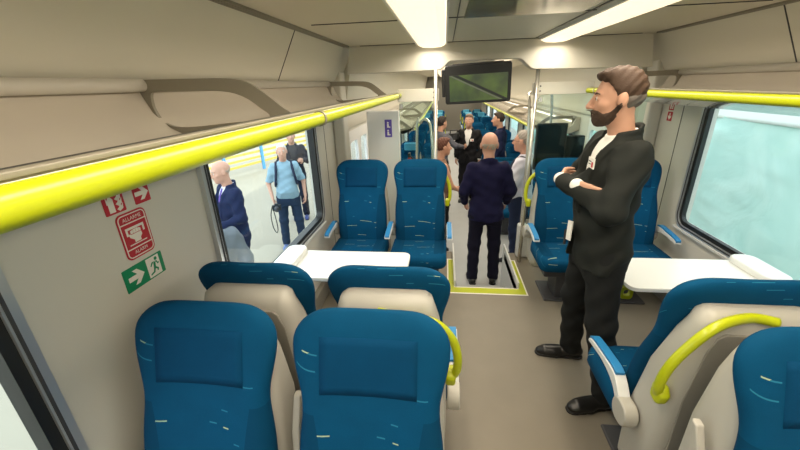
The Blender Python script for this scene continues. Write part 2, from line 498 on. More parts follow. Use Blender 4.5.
# ------------------------------------------------------------------ seats (local: faces -Y, crown above the origin)
def back_y(z):      # centre line of the backrest
    t = (1.12 - z)/.67
    return -.02 - .16*t - .02*math.sin(t*PI)
def make_seat(kind, name='passenger_seat', raised=False):
    """kind: 'aisle+' handle on +x, 'aisle-' handle on -x, 'window+' / 'window-' wall armrest on that side"""
    r = empty(name)
    zs = list(np.linspace(.40, 1.0, 14)) + [1.04, 1.07, 1.09, 1.105, 1.115, 1.12]
    def half(z):
        w = .218 + .016*math.exp(-((z-1.02)/.09)**2) - .016*math.exp(-((z-.85)/.08)**2)
        if z > 1.03:
            rr = .09
            d = (z-1.03)/rr
            w = w - rr*(1-math.sqrt(max(0, 1-d*d)))*1.25
        return w
    def thick(z): 
        t = .052 - .012*(z-.4)/.7
        if z > 1.06: t *= math.sqrt(max(.02, 1-((z-1.06)/.061)**2))
        return t
    def front(u, z):
        lum = .018*math.exp(-((z-.62)/.14)**2)
        head = .014*math.exp(-((z-1.02)/.07)**2)
        bol = .026*(abs(u)**2.2)*(1-.45*head/.014)
        return lum + head*(1-abs(u)**2)*.5 + bol - .012
    N = 18
    us = [math.sin((i/N*2-1)*PI/2) for i in range(N+1)]
    bm = new_bm(); rings = []
    for z in zs:
        w = half(z); t = thick(z); c = back_y(z); ring = []
        for u in us:
            e = (1-abs(u)**6)**.5
            ring.append((w*u, c - t*e - front(u, z)*(e*.85+.15)*min(1, t/.03), z))
        for u in us[-2:0:-1]:
            e = (1-abs(u)**6)**.5
            ring.append((w*u, c + t*.8*e, z))
        rings.append(ring)
    loft(bm, rings)
    o = link('backrest', bm, M_fab, r, smooth=True)
    sb = o.modifiers.new('s', 'SUBSURF'); sb.levels = 1; sb.render_levels = 1
    # headrest pad lying on the front of the backrest
    bm = new_bm(); rings = []
    def fy(u, z): 
        e = (1-abs(u)**6)**.5
        return back_y(z) - thick(z)*e - front(u, z)*(e*.85+.15)
    zz = np.linspace(.90, 1.06, 8)
    uu = np.linspace(-.60, .60, 11)
    g = [[bm.verts.new((half(1.0)*u, fy(u, z) - .0022, z)) for u in uu] for z in zz]
    g2 = [[bm.verts.new((half(1.0)*u, fy(u, z) + .01, z)) for u in uu] for z in zz]
    for G, fl in ((g, 0), (g2, 1)):
        for i in range(len(zz)-1):
            for j in range(len(uu)-1):
                bm.faces.new((G[i][j], G[i][j+1], G[i+1][j+1], G[i+1][j]))
    nz, nu = len(zz), len(uu)
    bor = [(0, j) for j in range(nu)] + [(i, nu-1) for i in range(1, nz)] + [(nz-1, j) for j in range(nu-2, -1, -1)] + [(i, 0) for i in range(nz-2, 0, -1)]
    for a in range(len(bor)):
        (i, j), (k, m2) = bor[a], bor[(a+1) % len(bor)]
        bm.faces.new((g[i][j], g[k][m2], g2[k][m2], g2[i][j]))
    link('headrest_pad', bm, M_fabd, r, smooth=True)
    # cushion
    bm = new_bm(); rings = []
    for z, ins in ((.325, .03), (.335, .012), (.36, .0), (.40, .0), (.425, .006), (.44, .022), (.446, .05)):
        rr = rrect(-.232+ins, .232-ins, -.545+ins, -.13, .06, 5)
        rings.append([(x, y, z + (.012*(abs(x)/.23)**2 if z > .41 else 0) - (.012 if y < -.5 and z > .43 else 0)) for x, y in rr])
    loft(bm, rings)
    link('seat_cushion', bm, M_fab, r, smooth=True)
    # rear shell
    bm = new_bm(); rings = []
    for z, w, yr in ((.18, .195, .00), (.22, .215, .045), (.45, .222, .062), (.75, .215, .066), (.92, .192, .064), (.98, .178, .058), (1.015, .165, .045), (1.03, .145, .02), (1.034, .12, 0.0)):
        yf = back_y(max(z, .45)) + .02
        rr = .05 if z < 1.0 else .03
        pts = []
        yr = max(yr, yf+.02)
        rr = min(rr, (yr-yf)*.48)
        for x, y in rrect(-w, w, yf, yr, rr, 5): pts.append((x, y, z))
        rings.append(pts)
    loft(bm, rings)
    link('back_shell', bm, M_shell, r, smooth=True, bevel=0)
    bm = new_bm()
    pp = [(-.17, .26), (.17, .26), (.172, .70), (.150, .90), (.130, .955), (.110, .97), (-.110, .97), (-.130, .955), (-.150, .90), (-.172, .70)]
    prism(bm, pp, 1, .02, .0675)
    link('shell_panel', bm, M_shellp, r, bevel=.003)
    # base
    bm = new_bm()
    box(bm, -.17, .17, -.44, -.10, .24, .335); box(bm, -.05, .05, -.38, -.16, 0, .26); box(bm, -.14, .14, -.42, -.10, 0, .02)
    link('seat_base', bm, M_dark, r, bevel=.01)
    # armrests
    def arm(s, up=False):
        x = s*.253
        bm = new_bm()
        if up:
            path = [(-.10, .46), (-.135, .50), (-.10, .70), (-.05, .80), (-.028, .805), (-.06, .68), (-.07, .47)]
            prism(bm, path, 0, x-.012, x+.012)
            a = link('armrest', bm, M_shell, r, bevel=.005)
            bm = new_bm()
            for z in (.56, .78): cyl(bm, (x, back_y(z)+.005-.02, z), (x, back_y(z)-.03+.02, z), .005, 8)
            bm.free()
            return
        prof = smooth_path([(0, -.07, .50), (0, -.16, .585), (0, -.28, .585), (0, -.40, .57), (0, -.43, .555)], 5)
        prof2 = smooth_path([(0, -.43, .542), (0, -.38, .548), (0, -.26, .558), (0, -.15, .53), (0, -.07, .43)], 5)
        prism(bm, [(v.y, v.z) for v in prof + prof2], 0, x-.023, x+.023)
        a = link('armrest', bm, M_alul, r, bevel=.006)
        bm = new_bm()
        pr = [(v.y, v.z+.001) for v in prof if v.y < -.15]
        prism(bm, pr + [(y, z+.012) for y, z in pr[::-1]], 0, x-.018, x+.018)
        link('arm_pad', bm, M_armpad, a, bevel=.004)
        bm = new_bm(); prism(bm, rrect(-.13, -.02, .435, .535, .045, 5), 0, x-.027, x+.027); link('arm_pivot', bm, M_shell, a, bevel=.008)
    if kind.startswith('aisle'):
        s = 1 if kind[-1] == '+' else -1
        (arm(s, raised) if not (raised and s > 0) else None); arm(-s, raised)
        if raised: return r
        bm = new_bm(); hz = .035 if kind == 'aisle+' else 0
        pa = smooth_path([(s*-.02, .06, .985+hz), (s*.04, .082-hz, .990+hz), (s*.12, .088-hz*.6, .985+hz), (s*.185, .088, .965+hz*.8), (s*.235, .084, .905), (s*.256, .076, .83), (s*.256, .062, .75), (s*.236, .045, .70)], 7)
        tube(bm, pa, .0155, 12)
        h = link('grab_handle', bm, M_yel, r, smooth=True)
        bm = new_bm()
        prism(bm, [(.02, .68), (.065, .672), (.080, .72), (.055, .75), (.02, .74)], 0, min(s*.215, s*.254), max(s*.215, s*.254))
        link('handle_foot', bm, M_yel, h, bevel=.012)
    else:
        s = 1 if kind[-1] == '+' else -1
        arm(s)
    return r

def park(o): return o
protos = {k2: make_seat(k2) for k2 in ('aisle+', 'aisle-', 'window+', 'window-')}
near_p = {k2: make_seat(k2, raised=True) for k2 in ('aisle+', 'aisle-')}
used = set()
def put(kind, loc, rz, label, group, raised=False, seat_cat='seat'):
    src = near_p if raised else protos
    p = src[kind]; key = (kind, raised)
    if key not in used:
        used.add(key); p.location = loc; p.rotation_euler = (0, 0, rz)
        tag(p, label, seat_cat, group); o = p
    else:
        o = dup(p, loc, rz, label, group); o['category'] = seat_cat
    return o
XA, XW = .590, 1.10
G1 = 'blue passenger seats of the upper saloon'
# near pair, facing the camera
put('aisle+', (-XA-.005, .878, 0), 0, 'blue seat facing the camera in the left foreground, second from the wall', G1, True)
put('window-', (-XW-.010, .882, 0), 0, 'blue seat facing the camera in the left foreground, next to the wall with the signs', G1)
put('aisle-', (XA+.0, .878, 0), 0, 'blue seat facing the camera cut off at the bottom right corner', G1, True)
# pair behind, facing the tables
put('aisle-', (-XA, 1.10, 0), PI, 'blue seat with beige back shell, facing away, at the aisle end of left table', G1)
put('window+', (-XW-.012, 1.10, 0), PI, 'blue seat with beige back shell facing away, at the wall end of the left table', G1)
put('aisle+', (XA, 1.08, 0), PI, 'blue seat on the right facing away, yellow handle on its beige back, beside aisle', G1)
put('window-', (XW, 1.08, 0), PI, 'blue seat with beige back facing away below the right window', G1)
# far pair, facing the camera across the tables
put('aisle+', (-XA, 3.10, 0), 0, 'blue seat beyond the left table beside the aisle, facing the camera', G1)
put('window-', (-XW+.0, 3.10, 0), 0, 'blue seat beyond the left table beside the wall panel, facing the camera', G1)
put('aisle-', (XA, 3.10, 0), 0, 'blue seat beyond the right table beside the aisle, left of the bearded man', G1)
put('window+', (XW, 3.10, 0), 0, 'blue seat beyond the right table, right of the bearded man and beside the window', G1)
# lower saloon
G2 = 'blue seats of the lower saloon'
ordn = ['first', 'second', 'third', 'fourth', 'fifth', 'sixth', 'seventh', 'eighth', 'ninth', 'tenth', 'eleventh', 'twelfth', 'thirteenth']
rows = [5.95, 6.22, 7.95, 8.22, 9.95, 10.22, 11.95, 12.22, 13.95, 14.22, 15.95, 16.22, 17.95]
M_cov = mat('head_cover', (.10, .42, .62), .8)
for i, y in enumerate(rows):
    for s, sn in ((-1, 'left'), (1, 'right')):
        for ax, an in ((XA, 'aisle'), (XW, 'window')):
            ai = (an == 'aisle')
            facing = (i % 2 == 0)
            sg = s if facing else -s
            if ai: kd = 'aisle-' if (s > 0) == facing else 'aisle+'
            else: kd = 'window+' if (s > 0) == facing else 'window-'
            o = put(kd, (s*(ax+.02), y, LOW), 0 if facing else PI, 'dark blue seat in the lower saloon, %s row beyond the stairs, %s %s side' % (ordn[i], sn, an), G2)
            if i >= 9 or (i == 2 and s < 0 and not ai):
                bm = new_bm()
                box(bm, -.13, .13, -.105, .035, .97, 1.13)
                link('head_cover', bm, M_cov, o, bevel=.015)
# ------------------------------------------------------------------ tables
def table(s, label):
    r = tag(empty('table', (s*1.0, 1.965, 0)), label, 'table')
    bm = new_bm()
    x0, x1 = sorted((s*(.60-1.0), s*(1.44-1.0)))
    pts = rrect(x0, x1, -.185, .185, .05, 6)
    # keep the wall end square
    pts = [((s*.44) if (abs(x-s*.44) < .06) else x, (math.copysign(.185, y) if abs(x-s*.44) < .06 else y)) for x, y in pts]
    seen = []; 
    for p in pts:
        if not seen or (abs(p[0]-seen[-1][0])+abs(p[1]-seen[-1][1])) > 1e-5: seen.append(p)
    if abs(seen[0][0]-seen[-1][0])+abs(seen[0][1]-seen[-1][1]) < 1e-5: seen.pop()
    prism(bm, seen, 2, .655, .68)
    link('table_top', bm, M_table, r, bevel=.005)
    bm = new_bm()
    prism(bm, rrect(*sorted((s*.30, s*.44)), -.12, .20, .055, 6), 2, .675, .715)
    link('bin_lid', bm, M_table, r, bevel=.012)
    bm = new_bm()
    box(bm, *sorted((s*.28, s*.44)), -.10, .14, .25, .655)
    link('bin_body', bm, M_shellp, r, bevel=.02)
    bm = new_bm()
    prism(bm, [(s*.44, .655), (s*-.25, .655), (s*-.25, .635), (s*.28, .56), (s*.44, .5)], 1, -.03, .03)
    link('bracket', bm, M_dark, r)
    return r
table(-1, 'white table fixed to the left wall between the seat pairs')
t = table(1, 'white table fixed to the right wall behind the bearded man')
bm = new_bm()
ring_prism(bm, rrect(-.35, -.28, .50, .58, .02), rrect(-.333, -.297, .522, .562, .012), 1, -.01, .02)
link('release_handle', bm, M_yel, t, bevel=.004)['label'] = 'small yellow-green ring handle under the table'
bm = new_bm(); box(bm, -.33, -.30, -.005, .015, .575, .64); link('handle_stem', bm, M_dark, t)

# ------------------------------------------------------------------ yellow stair edge strip
r = tag(empty('stair_edge_strip', (0, 2.8, 0)), 'yellow edging strip with pale border around the top of the stairs', 'floor strip')
def u_strip(bm, xo, xi, ya, yb, yend, z):
    box(bm, -xo, xo, ya, yb, .0005, z)
    box(bm, -xo, -xi, yb, yend, .0005, z); box(bm, xi, xo, yb, yend, .0005, z)
bm = new_bm(); u_strip(bm, .345, .275, 2.755, 2.865, 3.42, .002); o = link('strip_border', bm, M_signw, r); o.location = (0, -2.8, 0)
bm = new_bm(); u_strip(bm, .332, .283, 2.768, 2.852, 3.40, .004); o = link('strip_band', bm, M_yel, r); o.location = (0, -2.8, 0)

# ------------------------------------------------------------------ partition: poles, glass, boards, screen
def pole(x, y, label):
    bm = new_bm(); cyl(bm, (0, 0, 0), (0, 0, 1.83), .017, 16)
    o = link('grab_pole', bm, M_steel, None, smooth=True); o.location = (x, y, 0)
    tag(o, label, 'pole')
pole(-.468, 3.30, 'vertical steel grab pole left of the hanging screen')
pole(.385, 3.40, 'vertical steel grab pole right of the hanging screen')
def board(x0, x1, y, z0, z1, label):
    r = tag(empty('partition_board', ((x0+x1)/2, y, z0)), label, 'board')
    w = (x1-x0)/2; h = z1-z0
    bm = new_bm(); prism(bm, rrect(-w, w, 0, h, .012), 1, -.02, .02)
    link('panel', bm, M_white if False else M_head, r, bevel=.004)
    for zz in (.3, .7):
        bm = new_bm(); xx = w*.75 if x0 < 0 else -w*.75
        cyl(bm, (xx, -.023, h*zz), (xx, -.018, h*zz), .007, 10)
        link('screw', bm, M_dark, r)
board(-.80, -.44, 3.34, 1.575, 1.68, 'cream board joining the left rack end to the left grab pole')
board(.36, .86, 3.44, 1.60, 1.70, 'cream board joining the right rack end to the right grab pole')
def glasspanel(x0, x1, y, z0, z1, label):
    r = tag(empty('glass_partition', ((x0+x1)/2, y, z0)), label, 'glass partition')
    w = (x1-x0)/2; h = z1-z0
    bm = new_bm(); prism(bm, rrect(-w, w, 0, h, .04), 1, -.004, .004)
    link('glass_pane', bm, M_pglass, r)
    bm = new_bm()
    for zz in (.05, h-.06):
        for xx in (-w+.02, w-.02): box(bm, xx-.015, xx+.015, -.012, .012, zz, zz+.04)
    link('clamp', bm, M_steel, r)
glasspanel(-.80, -.47, 3.40, .30, 1.575, 'clear glass partition behind the left aisle seat')
glasspanel(.41, 1.30, 3.42, .36, 1.60, 'greenish glass partition behind the bearded man')
bm = new_bm(); box(bm, -.10, .10, -.05, .05, 0, .36)
o = link('side_cabinet', bm, M_alul, None, bevel=.02); o.location = (.47, 3.54, 0)
tag(o, 'low grey box at the right edge of the stair opening', 'cabinet')
# handrail loop on the grey box
bm = new_bm()
tube(bm, smooth_path([(.42, 3.64, -.2), (.42, 3.64, .9), (.40, 3.68, 1.50), (.42, 3.8, 1.60), (.55, 4.0, 1.60), (.72, 4.1, 1.45), (.74, 4.1, -.58)], 8), .014, 10)
o = link('handrail', bm, M_steel, None, smooth=True)
tag(o, 'bent steel handrail beside the right pole beyond the stairs', 'handrail')
bm = new_bm()
tube(bm, smooth_path([(-.50, 3.66, -.04), (-.50, 3.66, .9), (-.52, 3.70, 1.28), (-.57, 3.8, 1.38), (-.64, 3.9, 1.34), (-.68, 3.92, 1.2), (-.68, 3.92, -.60)], 8), .014, 10)
o = link('handrail', bm, M_steel, None, smooth=True)
tag(o, 'bent steel handrail behind the left partition glass', 'handrail')

# white panel with purple sign left, with the extinguisher
r = tag(empty('equipment_cabinet', (-1.0, 3.72, LOW)), 'white cabinet panel with purple sign behind the far left seats', 'cabinet')
bm = new_bm(); box(bm, -.16, .16, -.06, .06, 0, 2.08); link('cabinet_body', bm, M_white, r, bevel=.01)
bm = new_bm(); box(bm, .02, .09, -.064, -.06, 1.83, 2.0); sg = link('priority_sign', bm, M_purple, r); sg['label'] = 'small purple sign with white figures'
bm = new_bm()
for zz in (1.935, 1.86):
    bmesh.ops.create_circle(bm, cap_ends=True, radius=.009, segments=12, matrix=Matrix.Translation((.052, -.0655, zz+.034)) @ Matrix.Rotation(PI/2, 4, 'X'))
    box(bm, .043, .061, -.0655, -.0645, zz-.012, zz+.022)
    box(bm, .061, .075, -.0655, -.0645, zz-.012, zz-.002)
link('pictogram', bm, M_signw, sg)
r = tag(empty('fire_extinguisher', (-.75, 3.78, .55)), 'red fire extinguisher beside the white cabinet panel', 'fire extinguisher')
bm = new_bm()
loft(bm, [[(rad*math.cos(a), rad*math.sin(a), z) for a in np.linspace(0, 2*PI, 17)[:-1]] for z, rad in ((0, .04), (.01, .05), (.36, .05), (.41, .04), (.44, .018), (.46, .016))])
link('cylinder_body', bm, mat('ext_red', (.55, .02, .02), .35), r, smooth=True)
bm = new_bm(); box(bm, -.012, .012, -.06, .03, .46, .50); link('valve', bm, M_black, r, bevel=.004)
bm = new_bm(); tube(bm, smooth_path([(0, -.05, .48), (.05, -.07, .42), (.06, -.05, .2)]), .009, 8); link('hose', bm, M_black, r, smooth=True)
bm = new_bm(); box(bm, -.045, .045, -.04, .05, -.03, 0); box(bm, -.0905, -.045, -.02, .02, -.03, .3); link('wall_bracket', bm, M_dark, r)

# black displays behind the glass at right
def bdisp(x0, x1, y, z0, z1, label):
    r = tag(empty('display_box', ((x0+x1)/2, y, z0)), label, 'display')
    w = (x1-x0)/2
    bm = new_bm(); box(bm, -w, w, -.03, .03, 0, z1-z0); link('casing', bm, M_black, r, bevel=.008)
    bm = new_bm(); box(bm, -w+.012, w-.012, -.033, -.03, .012, z1-z0-.012); link('screen', bm, mat('dark_screen', (.006, .008, .01), .2), r)
    bm = new_bm(); cyl(bm, (0, .02, -z0+LOW+.0), (0, .02, .02), .02); link('post', bm, M_dark, r)
bdisp(.50, .78, 3.72, .88, 1.33, 'tall black display box behind the glass, left of the bearded man')
bdisp(.80, .98, 3.80, .86, 1.20, 'lower black display box behind the glass, touching the bearded man in view')

# hanging screen
r = tag(empty('hanging_screen', (-.12, 3.22, 1.56)), 'black hanging passenger screen showing a railway track through green fields', 'screen')
r.rotation_euler = (math.radians(8), math.radians(-2), math.radians(-4))
bm = new_bm(); prism(bm, rrect(-.262, .262, 0, .30, .02), 1, -.025, .03); link('screen_casing', bm, M_black, r, bevel=.006)
m = bpy.data.materials.new('screen_picture'); n_, l_, b_ = nodes_of(m)
tc = n_.new('ShaderNodeTexCoord'); sp = n_.new('ShaderNodeSeparateXYZ'); l_.new(tc.outputs['Object'], sp.inputs[0])
def MM(op, a, c=None, d=None):
    k = n_.new('ShaderNodeMath'); k.operation = op
    for i, v in enumerate((a, c, d)):
        if v is None: continue
        if isinstance(v, (int, float)): k.inputs[i].default_value = v
        else: l_.new(v, k.inputs[i])
    return k.outputs[0]
no = n_.new('ShaderNodeTexNoise'); no.inputs['Scale'].default_value = 7; l_.new(tc.outputs['Object'], no.inputs['Vector'])
cr = n_.new('ShaderNodeValToRGB')
cr.color_ramp.elements[0].position = .3; cr.color_ramp.elements[0].color = (.045, .06, .035, 1)
cr.color_ramp.elements[1].position = .7; cr.color_ramp.elements[1].color = (.11, .16, .04, 1)
l_.new(no.outputs['Fac'], cr.inputs[0])
# track: dark diagonal line from upper left to lower right
dl = MM('ABSOLUTE', MM('ADD', MM('MULTIPLY_ADD', sp.outputs[0], .50, -.135), sp.outputs[2]))
tr = MM('LESS_THAN', dl, .011)
dl2 = MM('ABSOLUTE', MM('ADD', MM('MULTIPLY_ADD', sp.outputs[0], .50, -.115), sp.outputs[2]))
tr2 = MM('LESS_THAN', dl2, .004)
mx = n_.new('ShaderNodeMix'); mx.data_type = 'RGBA'; l_.new(tr, mx.inputs[0]); l_.new(cr.outputs[0], mx.inputs[6]); mx.inputs[7].default_value = (.02, .022, .02, 1)
mx2 = n_.new('ShaderNodeMix'); mx2.data_type = 'RGBA'; l_.new(tr2, mx2.inputs[0]); l_.new(mx.outputs[2], mx2.inputs[6]); mx2.inputs[7].default_value = (.16, .16, .12, 1)
b_.inputs['Base Color'].default_value = (.01, .01, .01, 1); b_.inputs['Roughness'].default_value = .2
l_.new(mx2.outputs[2], b_.inputs['Emission Color']); b_.inputs['Emission Strength'].default_value = .5
bm = new_bm(); box(bm, -.225, .235, -.028, -.025, .022, .225); link('screen_picture', bm, m, r)
bm = new_bm(); box(bm, -.2, .2, 0, .04, .28, .305); link('mount', bm, M_dark, r)
bm = new_bm(); box(bm, -.29, -.262, -.01, .05, .06, .27); link('side_module', bm, M_black, r, bevel=.005)

# ------------------------------------------------------------------ signs
def flat(bm, polys, y=-.002):
    for pp in polys:
        vs = [bm.verts.new((x, y, z)) for x, z in pp]
        bm.faces.new(vs)
def arrow(cx, cz, s):
    P = [(-.42, .11), (.05, .11), (-.16, .34), (.10, .34), (.44, 0), (.10, -.34), (-.16, -.34), (.05, -.11), (-.42, -.11)]
    return [(cx+x*s, cz+z*s) for x, z in P]
def sign_root(name, loc, rz, label):
    r = tag(empty(name, loc, rz), label, 'sign'); return r
def ext_picto(s):
    body = [(-.30, -.42), (-.02, -.42), (-.02, .12), (-.10, .22), (-.22, .22), (-.30, .12)]
    top = [(-.21, .22), (-.11, .22), (-.11, .34), (-.21, .34)]
    lever = [(-.34, .34), (-.04, .36), (-.04, .42), (-.3, .40)]
    hose = [(-.38, -.05), (-.34, -.05), (-.34, .30), (-.22, .34), (-.22, .30), (-.30, .28), (-.30, -.05)]
    fl = []
    for k, zz in enumerate((-.34, -.12, .1)):
        fl.append([(.06, zz), (.18, zz-.1), (.36, zz-.02), (.40, zz+.22), (.30, zz+.10), (.26, zz+.26), (.18, zz+.08)])
    return [[(x*s, z*s) for x, z in p] for p in (body, top, lever, [hose[0], hose[1], hose[2], hose[3], hose[4], hose[5], hose[6]]) ] + [[(x*s, z*s) for x, z in p] for p in fl]
LW = PI/2   # signs are built facing -Y; on the left wall they face +X
def plate(bm, x0, x1, z0, z1, r): prism(bm, rrect(x0, x1, z0, z1, r, 4), 1, -.0015, 0)
xw = -1.4395
r = sign_root('extinguisher_sign', (xw, .985, 1.398), LW, 'square red fire extinguisher sign with flame on the left wall')
r.scale = (.92, .92, .92)
bm = new_bm(); plate(bm, -.042, .042, -.042, .042, .004); link('sign_plate', bm, M_red, r)
bm = new_bm(); flat(bm, ext_picto(.085)); link('pictogram', bm, M_signw, r)
r = sign_root('arrow_sign', (xw, 1.098, 1.396), LW, 'square red sign with white right arrow below the left rack rail')
r.scale = (.92, .92, .92)
bm = new_bm(); plate(bm, -.037, .037, -.037, .037, .004); link('sign_plate', bm, M_red, r)
bm = new_bm(); flat(bm, [arrow(0, 0, .075)]); link('pictogram', bm, M_signw, r)

def text_mesh(body, size, parent, m, loc):
    cu = bpy.data.curves.new('t', 'FONT'); cu.body = body; cu.size = size; cu.align_x = 'CENTER'; cu.align_y = 'CENTER'
    ob = bpy.data.objects.new('t', cu); COL.objects.link(ob)
    dg = bpy.context.evaluated_depsgraph_get()
    me = bpy.data.meshes.new_from_object(ob.evaluated_get(dg))
    bpy.data.objects.remove(ob)
    me.transform(Matrix.Translation(loc) @ Matrix.Rotation(PI/2, 4, 'X'))
    me.materials.clear(); me.materials.append(m)
    o = bpy.data.objects.new('lettering', me); COL.objects.link(o); o.parent = parent
    return o
r = sign_root('alarm_sign', (xw, 1.030, 1.270), LW, 'red alarm sign with white hand pulling a handle and the word ALLARME')
r.scale = (.92, .92, .92)
bm = new_bm(); plate(bm, -.066, .066, -.088, .088, .022); link('sign_plate', bm, M_red, r)
bm = new_bm(); ring_prism(bm, rrect(-.060, .060, -.082, .082, .018, 5), rrect(-.0565, .0565, -.0785, .0785, .015, 5), 1, -.003, -.0015)
box(bm, -.057, .057, -.003, -.0015, .046, .050); box(bm, -.057, .057, -.003, -.0015, -.050, -.046)
link('sign_border', bm, M_signw, r)
text_mesh('ALLARME', .020, r, M_signw, (0, -.003, .063))
text_mesh('ALARM', .019, r, M_signw, (0, -.003, -.064))
bm = new_bm()
S = .1
hand = [[(-.42, .28), (.42, .28), (.42, -.02), (.33, -.02), (.33, .19), (-.33, .19), (-.33, -.02), (-.42, -.02)],
        [(-.24, .14), (-.12, .17), (-.12, .02), (-.24, .02)], [(-.11, .17), (0, .18), (0, .02), (-.11, .02)], [(.01, .18), (.12, .17), (.12, .02), (.01, .02)], [(.13, .16), (.23, .13), (.23, .02), (.13, .02)],
        [(-.24, .0), (.23, .0), (.25, -.12), (.15, -.22), (.15, -.33), (-.14, -.33), (-.14, -.22), (-.30, -.10), (-.34, .02), (-.27, .04)],
        [(-.4, -.36), (.4, -.36), (.4, -.40), (-.4, -.40)]]
flat(bm, [[(x*S, z*S+.004) for x, z in p] for p in hand], -.002); link('pictogram', bm, M_signw, r)
r = sign_root('exit_sign', (xw, 1.018, 1.130), LW, 'green emergency exit sign with arrow and running figure below the alarm sign')
r.scale = (.92, .92, .92)
bm = new_bm(); plate(bm, -.095, .095, -.045, .045, .003); link('sign_plate', bm, M_green, r)
bm = new_bm(); flat(bm, [arrow(-.042, 0, .085)]); flat(bm, [[(.012, -.040), (.077, -.040), (.077, .040), (.012, .040)]], -.0018); link('pictogram', bm, M_signw, r)
bm = new_bm()
run = [[(.044, .012), (.056, .018), (.052, -.006), (.040, -.010)], [(.040, -.008), (.050, -.004), (.064, -.016), (.060, -.026), (.054, -.024), (.055, -.016), (.045, -.012)],
       [(.040, -.010), (.050, -.008), (.042, -.026), (.020, -.032), (.020, -.026), (.036, -.020)], [(.046, .014), (.052, .018), (.036, .018), (.026, .004), (.031, .002), (.040, .012)], [(.052, .016), (.058, .012), (.064, .0), (.072, .004), (.070, .009), (.066, .007), (.061, .018)]]
flat(bm, run, -.0025)
bmesh.ops.create_circle(bm, cap_ends=True, radius=.0075, segments=12, matrix=Matrix.Translation((.059, -.0025, .027)) @ Matrix.Rotation(PI/2, 4, 'X'))
link('running_figure', bm, M_green, r)
# right wall small signs
r = sign_root('extinguisher_sign', (1.4395, 3.30, 1.452), -LW, 'small red sign with extinguisher above and down arrow on the right wall')
bm = new_bm(); plate(bm, -.033, .033, .006, .078, .004); plate(bm, -.033, .033, -.078, -.006, .004); link('sign_plate', bm, M_red, r)
bm = new_bm(); flat(bm, [[(x, z+.042) for x, z in p] for p in ext_picto(.062)])
link('pictogram', bm, M_signw, r)
bm = new_bm(); flat(bm, [[(z, -x-.042) for x, z in arrow(0, 0, .062)]]); link('arrow', bm, M_signw, r)

PL = -.75
# ------------------------------------------------------------------ people (distance-field bodies meshed with surface nets)
def surfnet(fn, lo, hi, h):
    lo = np.array(lo, float); hi = np.array(hi, float)
    B = 8
    nb = np.maximum(1, np.ceil((hi-lo)/(h*B)).astype(int))
    N = nb*B + 1
    bi = np.stack(np.meshgrid(*[np.arange(k) for k in nb], indexing='ij'), -1).reshape(-1, 3)
    cen = lo + (bi*B + B/2)*h
    dc = fn(cen)
    rad = h*B*.87
    act = np.abs(dc) < rad*1.9 + .012
    V = np.empty(N, np.float32)
    V.fill(1.0)
    sgn = np.where(dc < 0, -1.0, 1.0).reshape(nb)
    V[:-1, :-1, :-1] = np.repeat(np.repeat(np.repeat(sgn, B, 0), B, 1), B, 2)
    g = np.stack(np.meshgrid(*[np.arange(B+1)]*3, indexing='ij'), -1).reshape(-1, 3)
    ba = bi[act]
    for s in range(0, len(ba), 600):
        idx = (ba[s:s+600, None, :]*B + g[None]).reshape(-1, 3)
        V[idx[:, 0], idx[:, 1], idx[:, 2]] = fn(lo + idx*h)
    S = V < 0
    cnt = np.zeros(np.array(N)-1, np.int8)
    for a in (0, 1):
        for b in (0, 1):
            for c in (0, 1):
                cnt += S[a:N[0]-1+a, b:N[1]-1+b, c:N[2]-1+c]
    mask = (cnt > 0) & (cnt < 8)
    cells = np.argwhere(mask)
    vid = np.full(mask.shape, -1, np.int64); vid[mask] = np.arange(len(cells))
    acc = np.zeros((len(cells), 3)); num = np.zeros(len(cells))
    cor = [(a, b, c) for a in (0, 1) for b in (0, 1) for c in (0, 1)]
    for i, p in enumerate(cor):
        for q_ in cor[i+1:]:
            if sum(abs(a-b) for a, b in zip(p, q_)) != 1: continue
            va = V[cells[:, 0]+p[0], cells[:, 1]+p[1], cells[:, 2]+p[2]]
            vb = V[cells[:, 0]+q_[0], cells[:, 1]+q_[1], cells[:, 2]+q_[2]]
            cr_ = (va < 0) != (vb < 0)
            t = np.where(cr_, va/np.where(cr_, va-vb, 1), 0)
            pt = np.array(p) + t[:, None]*(np.array(q_)-np.array(p))
            acc += np.where(cr_[:, None], pt, 0); num += cr_
    verts = lo + (cells + acc/np.maximum(num, 1)[:, None])*h
    faces = []
    for ax in range(3):
        sl0 = [slice(None)]*3; sl1 = [slice(None)]*3
        sl0[ax] = slice(0, -1); sl1[ax] = slice(1, None)
        ch = S[tuple(sl0)] != S[tuple(sl1)]
        e = np.argwhere(ch)
        u, w_ = (ax+1) % 3, (ax+2) % 3
        ok = (e[:, u] > 0) & (e[:, w_] > 0) & (e[:, u] < N[u]-1) & (e[:, w_] < N[w_]-1)
        e = e[ok]
        def at(du, dw):
            k = e.copy(); k[:, u] -= du; k[:, w_] -= dw
            return vid[k[:, 0], k[:, 1], k[:, 2]]
        quad = np.stack([at(1, 1), at(0, 1), at(0, 0), at(1, 0)], 1)
        flip = ~S[e[:, 0], e[:, 1], e[:, 2]]
        quad[flip] = quad[flip][:, ::-1]
        faces.append(quad)
    faces = np.concatenate(faces)
    faces = faces[(faces >= 0).all(1)]
    return verts, faces

